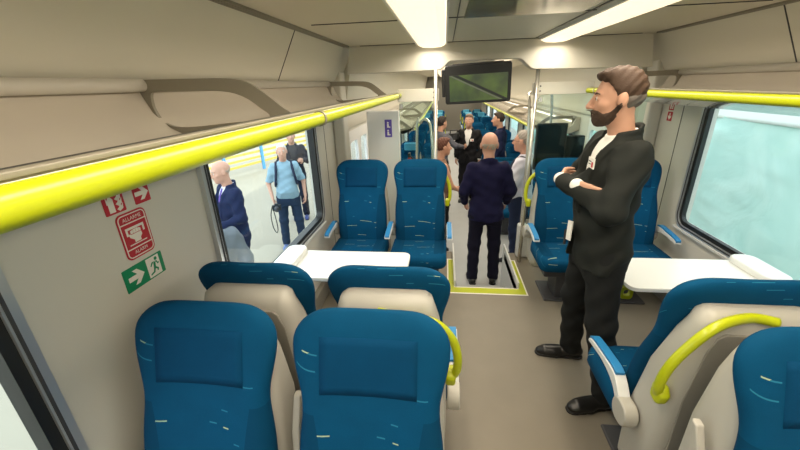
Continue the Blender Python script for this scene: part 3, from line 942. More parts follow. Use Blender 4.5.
def net_obj(name, fn, lo, hi, h, m, parent):
    v, fc = surfnet(fn, lo, hi, h)
    me = bpy.data.meshes.new(name)
    me.vertices.add(len(v)); me.vertices.foreach_set('co', v.astype(np.float32).ravel())
    me.loops.add(len(fc)*4); me.loops.foreach_set('vertex_index', fc.astype(np.int32).ravel())
    me.polygons.add(len(fc)); me.polygons.foreach_set('loop_start', (np.arange(len(fc))*4).astype(np.int32))
    me.polygons.foreach_set('loop_total', np.full(len(fc), 4, np.int32))
    me.polygons.foreach_set('use_smooth', np.ones(len(fc), bool))
    me.update(calc_edges=True); me.validate()
    me.materials.append(m)
    o = bpy.data.objects.new(name, me); COL.objects.link(o); o.parent = parent
    return o

A_ = lambda *p: np.array(p, float)
def smin(a, b, k):
    if k <= 0: return np.minimum(a, b)
    hh = np.maximum(k-np.abs(a-b), 0)/k
    return np.minimum(a, b) - hh*hh*k*.25
def cone(P, a, b, ra, rb, flat=None, fs=1.0):
    a = np.asarray(a, float); b = np.asarray(b, float)
    ba = b-a; pa = P-a
    if flat is not None:
        n = np.asarray(flat, float); n = n/np.linalg.norm(n)
        pa = pa + (pa @ n)[:, None]*n*(fs-1)
    t = np.clip(pa @ ba/(ba @ ba), 0, 1)
    return np.linalg.norm(pa - t[:, None]*ba, axis=1) - (ra + (rb-ra)*t)
def ell(P, c, r):
    q_ = (P-np.asarray(c, float))/np.asarray(r, float)
    k0 = np.linalg.norm(q_, axis=1); k1 = np.linalg.norm(q_/np.asarray(r, float), axis=1)
    return k0*(k0-1)/np.maximum(k1, 1e-6)
def stack(P, zs, a, b, c, x0=None):
    z = P[:, 2]
    aa = np.interp(z, zs, a); bb = np.interp(z, zs, b); cc = np.interp(z, zs, c)
    x = P[:, 0]; y = P[:, 1]-cc
    d = (np.sqrt((x/aa)**2 + (y/bb)**2)-1)*np.minimum(aa, bb)
    return np.maximum(d, np.maximum(z-zs[-1], zs[0]-z))

def head_fn(bald_ear=True, nose=1.0, jaw=1.0):
    def fn(P):
        d = ell(P, (0, -.014, .034), (.076, .098, .088))
        d = smin(d, ell(P, (0, .022, -.022), (.064, .074, .085)), .03)
        d = smin(d, ell(P, (0, .040, -.072), (.050*jaw, .050, .042)), .03)
        d = smin(d, ell(P, (0, .070, -.098), (.022, .020, .018)), .02)
        d = smin(d, cone(P, (-.034, .078, .026), (.034, .078, .026), .011, .011), .016)
        for s in (-1, 1):
            d = smin(d, ell(P, (s*.040, .062, -.022), (.022, .022, .02)), .02)
            d = -smin(-d, ell(P, (s*.031, .098, .008), (.017, .016, .011)), .012)
            d = smin(d, ell(P, (s*.031, .080, .006), (.015, .013, .012)), .004)
            d = smin(d, ell(P, (s*.079, -.008, -.004), (.010, .022, .034)), .008)
            d = smin(d, ell(P, (s*.012, .100, -.034), (.010, .012, .008)), .006)
        d = smin(d, cone(P, (0, .090, .018), (0, .118*nose, -.028), .009, .013), .012)
        d = smin(d, cone(P, (-.018, .088, -.056), (.018, .088, -.056), .008, .008), .008)
        d = smin(d, cone(P, (-.015, .086, -.069), (.015, .086, -.069), .009, .009), .006)
        return d
    return fn

def hand_prims(wr, dirv, nrm, curl, side, s=1.0):
    """capsules of a hand: palm and five fingers; dirv along the fingers, nrm out of the palm side, side = +1/-1 thumb side"""
    wr = np.asarray(wr, float); d = np.asarray(dirv, float); d /= np.linalg.norm(d)
    n = np.asarray(nrm, float); n -= d*(n @ d); n /= np.linalg.norm(n)
    l = np.cross(d, n)*side
    out = []
    out.append((wr, wr+d*.085*s, .024*s, .026*s, n, 1.9))
    out.append((wr+l*.018*s+d*.02*s, wr+d*.082*s+l*.026*s, .018*s, .015*s, n, 1.4))
    out.append((wr-l*.014*s+d*.02*s, wr+d*.078*s-l*.026*s, .018*s, .014*s, n, 1.4))
    for k, (off, ln) in enumerate(((.030, .070), (.010, .078), (-.011, .072), (-.031, .056))):
        b0 = wr + d*(.082-.004*abs(k-1))*s + l*off*s
        ang = curl*(.9+.08*k)
        p1 = b0 + (d*math.cos(ang*.6)+n*math.sin(ang*.6))*ln*.45*s
        p2 = p1 + (d*math.cos(ang*1.4)+n*math.sin(ang*1.4))*ln*.32*s
        p3 = p2 + (d*math.cos(ang*2.0)+n*math.sin(ang*2.0))*ln*.25*s
        out += [(b0, p1, .0095*s, .0088*s, None, 1), (p1, p2, .0088*s, .008*s, None, 1), (p2, p3, .008*s, .0068*s, None, 1)]
    t0 = wr + d*.022*s + l*.024*s
    t1 = t0 + (d*.62+l*.68+n*.25)*.042*s
    t2 = t1 + (d*.85+l*.25+n*.35)*.034*s
    out += [(t0, t1, .0125*s, .0105*s, None, 1), (t1, t2, .0105*s, .008*s, None, 1)]
    return out

PM = {}
def pm(key, col, rough=.8, **k):
    if key not in PM: PM[key] = mat(key, col, rough, **k)
    return PM[key]
SKIN = mat('skin', (.56, .30, .20), .5, var=.06, vscale=14)
SKIN2 = mat('skin_ruddy', (.60, .33, .24), .5, var=.06, vscale=14)

def person(label, loc, yaw, H=1.78, jacket=None, shirt=(.8, .8, .78), trousers=(.02, .022, .03), shoes=(.012, .012, .012), tie=None, hair=None,
           hairstyle='short', beard=None, head_yaw=0, head_pitch=0, feet=((-.11, .0), (.11, .0)), arms=None, res=.010, skin=None,
           open_front=True, sleeves='long', belly=0.0, glasses=None, lean=0.0, toes=(0, 0), badge=None, group=None, foldscale=1.0, hs=1.0, sides=None):
    """facing +Y, x to the person's right"""
    sc = H/1.78
    skin = skin or SKIN
    root = tag(empty('person', loc, yaw), label, 'person', group)
    root.scale = (sc, sc, sc)
    arms = arms or {'L': ((-.245, -.03, 1.16), (-.235, .05, .92), (0, .1, -1), (1, .2, 0), .5), 'R': ((.245, -.03, 1.16), (.235, .05, .92), (0, .1, -1), (-1, .2, 0), .5)}
    shL, shR = A_(-.178, -.01, 1.42), A_(.178, -.01, 1.42)
    hc = A_(0, .035, 1.655)
    cy_, sy_ = math.cos(head_yaw), math.sin(head_yaw)
    cp, sp_ = math.cos(head_pitch), math.sin(head_pitch)
    Rz = np.array([[cy_, -sy_, 0], [sy_, cy_, 0], [0, 0, 1]]); Rx = np.array([[1, 0, 0], [0, cp, -sp_], [0, sp_, cp]])
    HR = Rz @ Rx*hs                   # head local -> body
    def toh(P): return (P-hc) @ HR/hs**2
    hf0 = head_fn()
    hf = lambda Q: hf0(Q)*hs
    legs = []
    for i, (fx, fy_) in enumerate(feet):
        s = -1 if i == 0 else 1
        hip = A_(s*.09, 0, .91); ank = A_(fx, fy_-.03, .085)
        kn = (hip+ank)/2 + A_(s*.008, .028, .015)
        ty = toes[i]
        tdir = A_(-math.sin(ty), math.cos(ty), 0)
        legs.append((hip, kn, ank, tdir))
    arm = []
    for k in ('L', 'R'):
        e, wv_, hd, hn, cu = arms[k]
        arm.append((shL if k == 'L' else shR, A_(*e), A_(*wv_), hd, hn, cu))
    handp = []
    for i, (s_, e, wv_, hd, hn, cu) in enumerate(arm):
        handp += hand_prims(wv_, hd, hn, cu, 1 if i == 0 else -1, 1.0)
    hcen = [a[2] + A_(*a[3])/np.linalg.norm(a[3])*.09 for a in arm]
    tz = A_(.86, .93, 1.02, 1.12, 1.24, 1.34, 1.40, 1.45, 1.48, 1.50)
    ta = A_(.165, .172, .160, .152, .170, .185, .186, .150, .095, .06)
    tb = A_(.112, .118, .110, .108, .118, .118, .108, .088, .068, .055)
    tb = tb + belly*np.exp(-((tz-1.04)/.13)**2)
    tc_ = A_(-.005, -.008, .0, .004, .004, -.004, -.012, -.016, -.014, -.01) + belly*.8*np.exp(-((tz-1.04)/.13)**2)
    ofs = A_(0, lean, 0)
    def body(P):
        d = hf(toh(P))
        d = smin(d, cone(P, (0, -.02, 1.44), hc+A_(0, -.025, -.06), .058, .055), .03)
        t = stack(P, tz, ta-.028, tb-.028, tc_)
        d = smin(d, t, .03)
        for hip, kn, ank, td in legs:
            d = smin(d, smin(cone(P, hip, kn, .07, .048), cone(P, kn, ank, .046, .034), .02), .02)
            d = smin(d, cone(P, ank+A_(0, 0, -.04), ank+td*.13+A_(0, 0, -.055), .032, .024), .02)
        for s_, e, wv_, hd, hn, cu in arm:
            d = smin(d, smin(cone(P, s_, e, .045, .036), cone(P, e, wv_, .035, .024), .02), .02)
        near = np.zeros(len(P), bool)
        for h_ in hcen: near |= np.linalg.norm(P-h_, axis=1) < .22
        if near.any():
            Q = P[near]; dh = np.full(len(Q), 9.0)
            for a_, b_, ra, rb, n_, fs in handp: dh = smin(dh, cone(Q, a_, b_, ra, rb, n_, fs), .006)
            d[near] = smin(d[near], dh, .008)
        return d
    allp = np.array([hc+A_(.14, .16, .17), hc-A_(.14, .16, .0)] + [l_[2]+A_(.1, .27, -.1) for l_ in legs] + [l_[2]-A_(.1, .24, .1) for l_ in legs] + [a[1] for a in arm] + [a[2] for a in arm] + hcen)
    lo = np.minimum(allp.min(0) - .11, A_(-.30, -.22, -.03)); hi = np.maximum(allp.max(0) + .11, A_(.30, .22, 1.86))
    lo[2] = -.03; hi[2] = 1.88
    net_obj('body', body, lo, hi, res*.75, skin, root)
    fo = lambda P: .004*foldscale*(np.sin(P[:, 2]*46+P[:, 0]*23+3*np.sin(P[:, 1]*17)) + .6*np.sin(P[:, 0]*51-P[:, 2]*37+P[:, 1]*29))
    # trousers
    def trs(P):
        d = np.full(len(P), 9.0)
        for hip, kn, ank, td in legs:
            d1 = smin(cone(P, hip, kn, .094, .073), cone(P, kn, ank+A_(0, 0, .0), .072, .064), .03)
            d = smin(d, d1, .03)
        pel = np.maximum(stack(P, A_(.78, .86, .93, 1.0, 1.05), A_(.15, .178, .172, .162, .158), A_(.10, .122, .122, .114, .112)+belly*.5, A_(-.005, -.008, -.008, 0, 0)+belly*.4), -9)
        d = smin(d, pel, .05)
        d = d + fo(P)*.8*np.clip((1.0-P[:, 2])*2, 0, 1)
        return np.maximum(d, .055-P[:, 2])
    net_obj('trousers', trs, lo, A_(hi[0], hi[1], 1.12), res, pm('cloth_%s' % str(trousers), trousers, .85, spec=.2), root)
    # shoes
    for hip, kn, ank, td in legs:
        def sh(P, ank=ank, td=td):
            a = ank*A_(1, 1, 0)
            d = cone(P, a-td*.045+A_(0, 0, .045), a+td*.15+A_(0, 0, .034), .040, .036, (0, 0, 1), 1.05)
            d = smin(d, cone(P, a+A_(0, 0, .05), a+A_(0, 0, .10), .042, .040), .03)
            d = smin(d, cone(P, a+td*.10+A_(0, 0, .028), a+td*.185+A_(0, 0, .024), .042, .032, (0, 0, 1), 1.5), .03)
            return np.maximum(d, .003-P[:, 2])
        c = ank + td*.06
        so_ = net_obj('shoe', sh, A_(c[0]-.2, c[1]-.2, -.01), A_(c[0]+.2, c[1]+.2, .16), min(res, .008), pm('leather_%s' % str(shoes), shoes, .3), root)
        def sole(P, ank=ank, td=td):
            a = ank*A_(1, 1, 0)
            d = cone(P, a-td*.045, a+td*.02, .042, .038, (0, 0, 1), 1.0)
            d = smin(d, cone(P, a+td*.09, a+td*.185, .046, .036, (0, 0, 1), 1.0), .04)
            return np.maximum(np.maximum(d, P[:, 2]-.014), -P[:, 2])
        net_obj('sole', sole, A_(c[0]-.2, c[1]-.2, -.01), A_(c[0]+.2, c[1]+.2, .04), min(res, .007), pm('sole_dark', (.008, .008, .008), .6), so_)
    # shirt
    shm = pm('shirt_%s' % str(shirt), shirt, .8, spec=.2)
    def shirtf(P):
        g = .012 if jacket is None else -.008
        d = stack(P, tz+A_(-.0, 0, 0, 0, 0, 0, 0, 0, 0, .0), ta+g, tb+g, tc_)
        if jacket is None:
            for s_, e, wv_, hd, hn, cu in arm:
                if sleeves == 'none': continue
                d = smin(d, cone(P, s_+(0 if s_[0] == 0 else A_(-.02*np.sign(s_[0]), 0, 0)), e, .068, .056), .045)
                if sleeves == 'long':
                    d = smin(d, cone(P, e, wv_-(wv_-e)*.06, .054, .036), .025)
                else:
                    n_ = (e-s_)/np.linalg.norm(e-s_)
            if sleeves == 'short':
                for s_, e, wv_, hd, hn, cu in arm:
                    n_ = (e-s_)/np.linalg.norm(e-s_); cut = ((P-e) @ n_) + .03
                    far = (np.linalg.norm(P-e, axis=1) < .13)
                    d = np.where(far, np.maximum(d, cut), d)
            d = d + fo(P)
        else:   # cuffs
            for s_, e, wv_, hd, hn, cu in arm:
                d = smin(d, cone(P, wv_-(wv_-e)*.16, wv_-(wv_-e)*.0, .036, .034), .0)
        # collar ring
        cpt = A_(0, -.012, 1.492)
        q_ = P-cpt
        rr = np.sqrt((q_[:, 0]/1.05)**2 + (q_[:, 1]*1.0)**2)
        col = np.sqrt(np.maximum(np.abs(rr-.062)-.001, 0)**2 + np.maximum(np.abs(q_[:, 2]+.28*np.clip(q_[:, 1], -.06, .08)+.006)-.013, 0)**2) - .005
        if sleeves != 'none': d = smin(d, col, .008)
        # neckline opening
        return d
    net_obj('shirt', shirtf, lo+A_(0, 0, .82), A_(hi[0], hi[1], 1.56), res*.8, shm, root)
    if tie is not None:
        def tief(P):
            z = P[:, 2]
            y = np.interp(z, tz, tc_+tb-.008)
            wd = np.interp(z, [1.0, 1.05, 1.40, 1.44, 1.47], [.002, .04, .022, .02, .018])
            d = np.maximum(np.abs(P[:, 0])-wd, np.abs(P[:, 1]-y-.002)-.007)
            return np.maximum(d, np.maximum(z-1.475, 1.0-z))
        net_obj('tie', tief, A_(-.08, -.05, .98), A_(.08, .30, 1.5), .006, pm('tie_%s' % str(tie), tie, .6), root)
    if jacket is not None:
        jm = pm('suit_%s' % str(jacket), jacket, .85, spec=.2)
        jz = A_(.825, .86, .93, 1.02, 1.12, 1.24, 1.34, 1.40, 1.445, 1.475, 1.497)
        ja = A_(.200, .200, .195, .180, .172, .186, .200, .200, .160, .105, .078)
        jb = A_(.140, .142, .145, .136, .132, .140, .138, .124, .102, .084, .074)
        jc = A_(.0, .0, -.004, .002, .006, .006, -.002, -.01, -.014, -.016, -.016)
        bl = belly*np.exp(-((jz-1.02)/.17)**2); jb = jb+bl; jc = jc+bl*.8
        def vee(P):
            vw = np.interp(P[:, 2], [.74, .98, 1.06, 1.12, 1.42, 1.5], [.09, .02, -.02, -.004, .072, .075])
            return np.maximum(np.abs(P[:, 0])-vw, -(P[:, 1]-.02))
        def sleevesd(P):
            d = np.full(len(P), 9.0)
            for s_, e, wv_, hd, hn, cu in arm:
                i_ = s_+A_(-.015*np.sign(s_[0]), 0, -.005)
                d = np.minimum(d, smin(cone(P, i_, e, .074, .060), cone(P, e, wv_-(wv_-e)*.09, .058, .043), .03))
            return d
        def jk(P):
            d = stack(P, jz, ja, jb, jc)
            if open_front:
                v_ = vee(P)
                d = np.maximum(d, -v_)
                # lapels: a raised band beside the opening
                lap = np.maximum(np.maximum(np.abs(v_-.022)-.022, stack(P, jz, ja+.010, jb+.010, jc)), np.maximum(1.1-P[:, 2], .03-P[:, 1]))
                lap = np.maximum(lap, -v_+.002)
                d = np.minimum(d, lap)
            d = smin(d, sleevesd(P), .04)
            qx, qy, qz = P[:, 0], P[:, 1]+.016, P[:, 2]-1.497
            cr2 = np.sqrt((qx/1.06)**2 + qy**2)
            cl = np.sqrt(np.maximum(np.abs(cr2-.074)-.002, 0)**2 + np.maximum(np.abs(qz+.38*np.clip(qy, -.08, .08)+.012)-.020, 0)**2) - .007
            cl = np.maximum(cl, qy-.045)
            d = smin(d, cl, .03)
            d = d + fo(P)
            # vents and hollow hem
            return d
        net_obj('jacket', jk, lo+A_(0, 0, .70), A_(hi[0], hi[1], 1.54), res*.85, jm, root)
    # hair
    if hair is not None:
        hm = pm('hair_%s' % str(hair), hair, .75, var=.25, vscale=60, bump=.6, bscale=180)
        top = {'short': .018, 'thin': .008, 'bald': .004, 'full': .020, 'long': .026}[hairstyle]
        def hairf(P):
            Q = toh(P)
            x, y, z = Q.T
            d = ell(Q, (0, -.015, .035), (.076+.3*top, .098+.3*top, .088+.7*top))
            if hairstyle == 'long': d = smin(d, ell(Q, (0, -.05, -.06), (.085, .07, .11)), .04)
            if hairstyle in ('full', 'short'): d = smin(d, ell(Q, (0, .042, .104), (.058, .050, .016+.4*top)), .03)
            line = np.interp(y, [-.12, -.05, -.02, .010, .022, .045, .070, .10], [-.075, -.065, -.02, -.025, .035, .068, .082, .10])
            if hairstyle == 'long': line = np.interp(y, [-.12, -.02, .03, .05, .08, .12], [-.18, -.15, -.04, .05, .065, .09])
            d = np.maximum(d, line-z)
            if hairstyle == 'bald': d = np.maximum(d, z-.02-.1*np.clip(-y-.05, 0, 1))
            d = d + .0022*np.sin(y*160+z*120+x*60) + .0016*np.sin(x*210-z*90)
            return np.maximum(d, -ell(Q, (0, 0.0, 0), (.06, .08, .08)))
        net_obj('hair', hairf, hc-.2, hc+.2, min(res, .006), hm, root)
        if sides is not None:
            net_obj('hair_sides', lambda P: np.maximum(np.maximum(hairf(P)-.0012, toh(P)[:, 2]-.012), toh(P)[:, 1]+.022), hc-.2, hc+.2, min(res, .006), pm('hair_%s' % str(sides), sides, .8, var=.3, vscale=70), root)
    if beard is not None:
        bmt = pm('beard_%s' % str(beard), beard, .8, var=.25, vscale=90, bump=.6, bscale=220)
        def bf(P):
            Q = toh(P); x, y, z = Q.T
            d = hf(Q) - .003 - .004*np.clip((y-.03)*20, 0, 1)
            line = np.interp(y, [-.03, .0, .03, .06, .085, .13], [.0, -.016, -.052, -.062, -.046, -.045])
            d = np.maximum(d, z-line)
            d = np.maximum(d, -(y+.010+.12*z) )
            mouth = np.maximum(np.abs(x)-.020, np.maximum(np.abs(z+.0625)-.006, -(y-.08)))
            d = np.maximum(d, -mouth)
            d = np.maximum(d, -ell(Q, (0, .112, -.025), (.024, .03, .0185)))
            return d + .0014*np.sin(z*300+x*170)*np.sin(y*260)
        net_obj('beard', bf, hc-.18, hc+.18, .0045, bmt, root)
    # eyes and eyebrows
    if res <= .0115:
        for s in (-1, 1):
            for nm_, c, rad_, m_ in (('eye', (s*.031, .0825, .006), .0115, pm('eye_white', (.75, .72, .68), .2)), ('iris', (s*.031, .0905, .0055), .0052, pm('eye_dark', (.03, .02, .012), .2))):
                bm = new_bm(); bmesh.ops.create_uvsphere(bm, u_segments=12, v_segments=8, radius=rad_)
                pc = hc + HR @ A_(*c)
                if nm_ == 'eye': eo = link(nm_, bm, m_, root, smooth=True, loc=pc)
                else: link(nm_, bm, m_, eo, smooth=True, loc=HR @ A_(0, .0080, 0))
            bm = new_bm()
            pth = [hc + HR @ A_(s*xx, yy, zz) for xx, yy, zz in ((.014, .094, .026), (.03, .092, .031), (.048, .080, .026))]
            tube(bm, pth, [.0035, .0042, .0025], 8)
            link('eyebrow', bm, pm('hair_%s' % str(beard or hair or (.25, .2, .16)), beard or hair or (.25, .2, .16), .8), root, smooth=True)
    if glasses is not None:
        bm = new_bm()
        for s in (-1, 1):
            loop = [hc + HR @ A_(s*.033+.021*math.cos(a), .103, .006+.015*math.sin(a)) for a in np.linspace(0, 2*PI, 17)]
            tube(bm, loop, .0022, 6)
            tube(bm, [hc + HR @ A_(s*.054, .103, .010), hc + HR @ A_(s*.078, .05, .008), hc + HR @ A_(s*.082, -.01, .006)], .0022, 6)
        tube(bm, [hc + HR @ A_(-.012, .104, .010), hc + HR @ A_(.012, .104, .010)], .0022, 6)
        link('glasses', bm, pm('glasses_%s' % str(glasses), glasses, .3), root, smooth=True)
    if badge is not None:
        px_, py_, pz_ = badge
        bm = new_bm(); box(bm, -.035, .035, -.004, .0, -.024, .024)
        b_o = link('name_badge', bm, M_signw, root, loc=(px_, py_, pz_)); b_o.rotation_euler = (0, 0, PI)
        b_o['label'] = 'white name badge with a red mark'
        bm = new_bm(); box(bm, .008, .024, -.0055, -.004, -.018, .006)
        link('badge_mark', bm, M_red, b_o)
        bm = new_bm(); box(bm, -.028, .002, -.005, -.004, .004, .009); box(bm, -.028, .0, -.005, -.004, -.008, -.004)
        link('badge_print', bm, M_dark, b_o)
    return root

# the bearded man, arms crossed
ARMX = {'L': ((-.266, .095, 1.195), (.05, .222, 1.262), (1, -.55, .05), (.1, -1, 0), .55),
        'R': ((.264, .085, 1.175), (-.085, .185, 1.262), (-1, -.42, -.20), (0.0, -1, -.1), .35)}
man = person('bearded man in black suit and open white shirt standing with crossed arms in the aisle', (.425, 1.84, 0), math.radians(90), 1.755,
       jacket=(.016, .018, .016), trousers=(.013, .014, .014), shirt=(.82, .80, .76), hair=(.050, .024, .011), hairstyle='full', beard=(.055, .030, .018), sides=(.16, .135, .115),
       head_yaw=math.radians(-12), head_pitch=math.radians(-4), feet=((-.21, -.06), (.20, .0)), toes=(.25, -.05), arms=ARMX, res=.0065, badge=(-.098, .138, 1.375))
# white card hanging at his waist
bm = new_bm(); box(bm, -.03, .03, -.003, .003, -.06, .04); o = link('waist_card', bm, M_signw, man, loc=(-.04, .172, 1.02)); o.rotation_euler = (0.1, .25, 0)
bm = new_bm(); box(bm, -.012, .012, -.003, .003, -.08, -.0); o = link('lanyard', bm, pm('black_strap', (.01, .01, .01)), man, loc=(-.0, .176, 1.0)); o.rotation_euler = (0.1, .35, 0)

SIDE = {'L': ((-.255, -.03, 1.17), (-.235, .13, .98), (.1, .6, -.6), (1, 0, 0), .6), 'R': ((.255, -.03, 1.17), (.235, .13, .98), (-.1, .6, -.6), (-1, 0, 0), .6)}
person('bald man in navy suit seen from behind at the foot of the stairs', (.10, 4.02, LOW), 0, 1.80, jacket=(.010, .010, .045), trousers=(.008, .008, .022),
       shirt=(.7, .72, .8), hair=(.42, .36, .30), hairstyle='bald', arms=SIDE, feet=((-.125, .0), (.125, .02)), toes=(.15, -.15), skin=SKIN2, hs=1.12)
person('grey-haired man with glasses in pale striped shirt standing beyond the right pole', (.60, 4.60, LOW), math.radians(58), 1.75, jacket=None, shirt=(.72, .72, .84), trousers=(.02, .03, .07),
       hair=(.30, .27, .24), hairstyle='thin', arms={'L': ((-.24, .03, 1.14), (-.16, .25, 1.06), (.3, 1, .1), (1, 0, 0), .7), 'R': ((.24, .03, 1.14), (.16, .25, 1.06), (-.3, 1, .1), (-1, 0, 0), .7)}, glasses=(.10, .02, .02), belly=.05, skin=SKIN2, hs=1.10)
str_o = bpy.data.objects['person.002']
bm = new_bm()
for sx in (-.11, .11):
    tube(bm, smooth_path([(sx, -.135, 1.15), (sx, -.135, 1.30), (sx, -.10, 1.42), (sx, -.02, 1.478), (sx, .075, 1.43), (sx, .135, 1.30), (sx, .15, 1.12)], 6), .016, 8)
link('shoulder_strap', bm, pm('dark_strap', (.012, .018, .05), .8), str_o, smooth=True)
person('dark-haired man in navy suit standing in profile among the far seats', (.64, 7.10, LOW), math.radians(80), 1.78, jacket=(.012, .016, .05), trousers=(.01, .012, .03),
       shirt=(.75, .76, .8), hair=(.03, .018, .012), hairstyle='short')
person('grey-haired man in black suit with badge facing the camera far down the aisle', (.09, 7.34, LOW), math.radians(165), 1.75, jacket=(.012, .012, .014), trousers=(.012, .012, .014),
       shirt=(.8, .8, .8), hair=(.16, .12, .09), hairstyle='short', badge=(-.09, .146, 1.3), skin=SKIN2)
person('dark-haired person in grey shirt filming, behind the left grab pole', (-.46, 6.98, LOW), math.radians(-45), 1.74, jacket=None, shirt=(.10, .10, .12), trousers=(.012, .012, .014),
       hair=(.018, .010, .008), hairstyle='full', arms={'L': ((-.24, .05, 1.2), (-.06, .28, 1.34), (.4, 1, .2), (1, 0, 0), .8), 'R': ((.27, .12, 1.25), (.26, .36, 1.20), (0, 1, .1), (-1, 0, 0), .7)})
person('brown-haired person in tan sleeveless top standing before the man who films', (-.43, 4.75, LOW), math.radians(-70), 1.66, jacket=None, sleeves='none', shirt=(.22, .13, .09), trousers=(.012, .012, .014),
       hair=(.10, .035, .02), hairstyle='full', arms={'L': ((-.24, .08, 1.14), (-.10, .28, 1.02), (.5, 1, -.1), (1, 0, 0), .7), 'R': ((.24, .08, 1.14), (.14, .30, 1.02), (-.3, 1, -.1), (-1, 0, 0), .7)})
# film camera held by the person in grey
r = tag(empty('video_camera', (-.20, 7.26, .68), math.radians(-50)), 'black video camera held up far down the aisle', 'camera')
bm = new_bm(); box(bm, -.05, .05, -.12, .10, 0, .13); link('camera_body', bm, M_black, r, bevel=.01)
bm = new_bm(); cyl(bm, (0, .10, .06), (0, .20, .06), .038); link('lens', bm, M_dark, r, smooth=True)
bm = new_bm(); tube(bm, [(0, -.1, .13), (0, -.1, .18), (0, .08, .18), (0, .08, .13)], .012, 8); link('top_handle', bm, M_black, r)
bm = new_bm(); box(bm, .05, .06, -.09, .02, .02, .10); link('flip_screen', bm, M_dark, r)

# people on the platform
person('bald man in navy suit with purple tie standing outside close to the left window', (-2.80, 3.66, PL), math.radians(142), 1.76, jacket=(.012, .018, .060), trousers=(.010, .014, .045),
       shirt=(.72, .74, .85), tie=(.10, .05, .32), hair=(.45, .36, .30), hairstyle='bald', skin=SKIN2, head_pitch=math.radians(-8),
       arms={'L': ((-.25, .0, 1.16), (-.16, .25, 1.08), (.3, 1, .1), (1, 0, 0), .7), 'R': ((.25, .0, 1.16), (.12, .26, 1.06), (-.3, 1, .1), (-1, 0, 0), .7)})
old = person('white-haired man in pale blue shirt with backpack straps and camera outside the window', (-2.84, 5.25, PL), math.radians(205), 1.70, jacket=None, shirt=(.27, .42, .53), sleeves='short', trousers=(.02, .035, .075), shoes=(.10, .16, .38),
       hair=(.60, .58, .55), hairstyle='thin', belly=.05, skin=SKIN2, feet=((-.14, .0), (.14, .0)), toes=(.2, -.2),
       arms={'L': ((-.275, -.02, 1.15), (-.27, .10, .92), (.1, .3, -1), (1, .2, 0), .7), 'R': ((.275, -.02, 1.15), (.24, .14, .94), (-.2, .3, -1), (-1, .2, 0), .7)})
bm = new_bm()
for s in (-1, 1):
    pth = smooth_path([(s*.115, -.10, 1.44), (s*.115, -.02, 1.485), (s*.125, .085, 1.42), (s*.14, .135, 1.30), (s*.165, .10, 1.15), (s*.16, -.08, 1.08)], 6)
    prev = None
    tube(bm, pth, .02, 8)
link('backpack_strap', bm, pm('dark_strap', (.012, .018, .05), .8), old, smooth=True)
bm = new_bm()
rings = []
for z, a_, b_ in ((1.02, .12, .06), (1.05, .15, .09), (1.25, .155, .10), (1.40, .13, .08), (1.46, .08, .04)):
    rings.append([(x, y-.21, z) for x, y in rrect(-a_, a_, -b_, b_, .04, 4)])
loft(bm, rings); link('backpack', bm, pm('dark_strap', (.012, .018, .05), .8), old, smooth=True)
cr_ = math.cos(math.radians(205)); sr_ = math.sin(math.radians(205))
def loc_of(o, p):
    s = o.scale[0]; a_ = o.rotation_euler[2]
    return (o.location[0]+s*(p[0]*math.cos(a_)-p[1]*math.sin(a_)), o.location[1]+s*(p[0]*math.sin(a_)+p[1]*math.cos(a_)), o.location[2]+s*p[2])
r = tag(empty('photo_camera', loc_of(old, (.20, .25, .82)), math.radians(205)), 'black camera with hanging strap held in the hand of the white-haired man', 'camera')
bm = new_bm(); box(bm, -.065, .065, -.03, .03, -.045, .04); box(bm, -.025, .025, -.025, .03, .04, .06); link('camera_body', bm, M_black, r, bevel=.008)
bm = new_bm(); cyl(bm, (0, .03, 0), (0, .11, -.01), .034); link('lens', bm, M_dark, r, smooth=True)
bm = new_bm(); tube(bm, smooth_path([(.06, 0, .03), (.10, .01, -.12), (.09, .02, -.32), (.05, .02, -.40), (.03, .01, -.30), (.05, 0, -.05)]), .007, 6); link('neck_strap', bm, M_black, r, smooth=True)
person('bald man in dark jacket partly hidden behind the white-haired man', (-3.25, 6.6, PL), math.radians(200), 1.76, jacket=(.02, .022, .035), trousers=(.012, .014, .03), shirt=(.05, .05, .06), hair=(.25, .2, .17), hairstyle='bald', skin=SKIN2,
       shoes=(.03, .05, .2), arms={'L': ((-.27, .02, 1.18), (-.18, .20, 1.22), (.4, 1, .2), (1, 0, 0), .7), 'R': ((.27, .02, 1.18), (.22, .18, 1.0), (-.3, 1, 0), (-1, 0, 0), .7)})
person('person in grey trousers standing far off near the platform railing', (-6.1, 7.3, PL), math.radians(160), 1.72, jacket=(.14, .15, .17), trousers=(.20, .20, .22), hair=(.06, .04, .03), res=.013)
person('person in grey clothes half hidden by the left edge of the window', (-2.30, 2.55, PL), math.radians(40), 1.66, jacket=(.16, .18, .21), trousers=(.10, .12, .16), hair=(.10, .07, .05), res=.012)


# ------------------------------------------------------------------ outside, left: platform and railing
PL = -.75
M_plat = mat('platform_paving', (.34, .305, .24), .8, var=.10, vscale=1.2, bump=.1, bscale=40)
bm = new_bm(); box(bm, -40, -1.56, -12, 45, PL-.2, PL)
tag(link('platform', bm, M_plat), 'pale beige station platform outside the left windows', 'platform')
bpy.data.objects['platform']['kind'] = 'structure'
M_bluep = mat('blue_post', (.10, .35, .72), .5)
M_yelr = mat('yellow_rail', (.62, .48, .10), .5)
a = Vector((-8.2, 5.5, 0)); b = Vector((-5.0, 15.6, 0)); d = (b-a); L = d.length
r = tag(empty('platform_railing', (a.x, a.y, PL), math.atan2(d.y, d.x)), 'railing with blue posts and yellow bars at the back of the platform', 'railing')
for z in (.25, .42, .59, .76, .92):
    bm = new_bm(); box(bm, 0, L, -.02, .02, z-.035, z+.035); link('rail_bar', bm, M_yelr, r)
for i in range(8):
    bm = new_bm(); x = i*L/7; box(bm, x-.045, x+.045, -.07, -.02, 0, 1.12); link('post', bm, M_bluep, r)
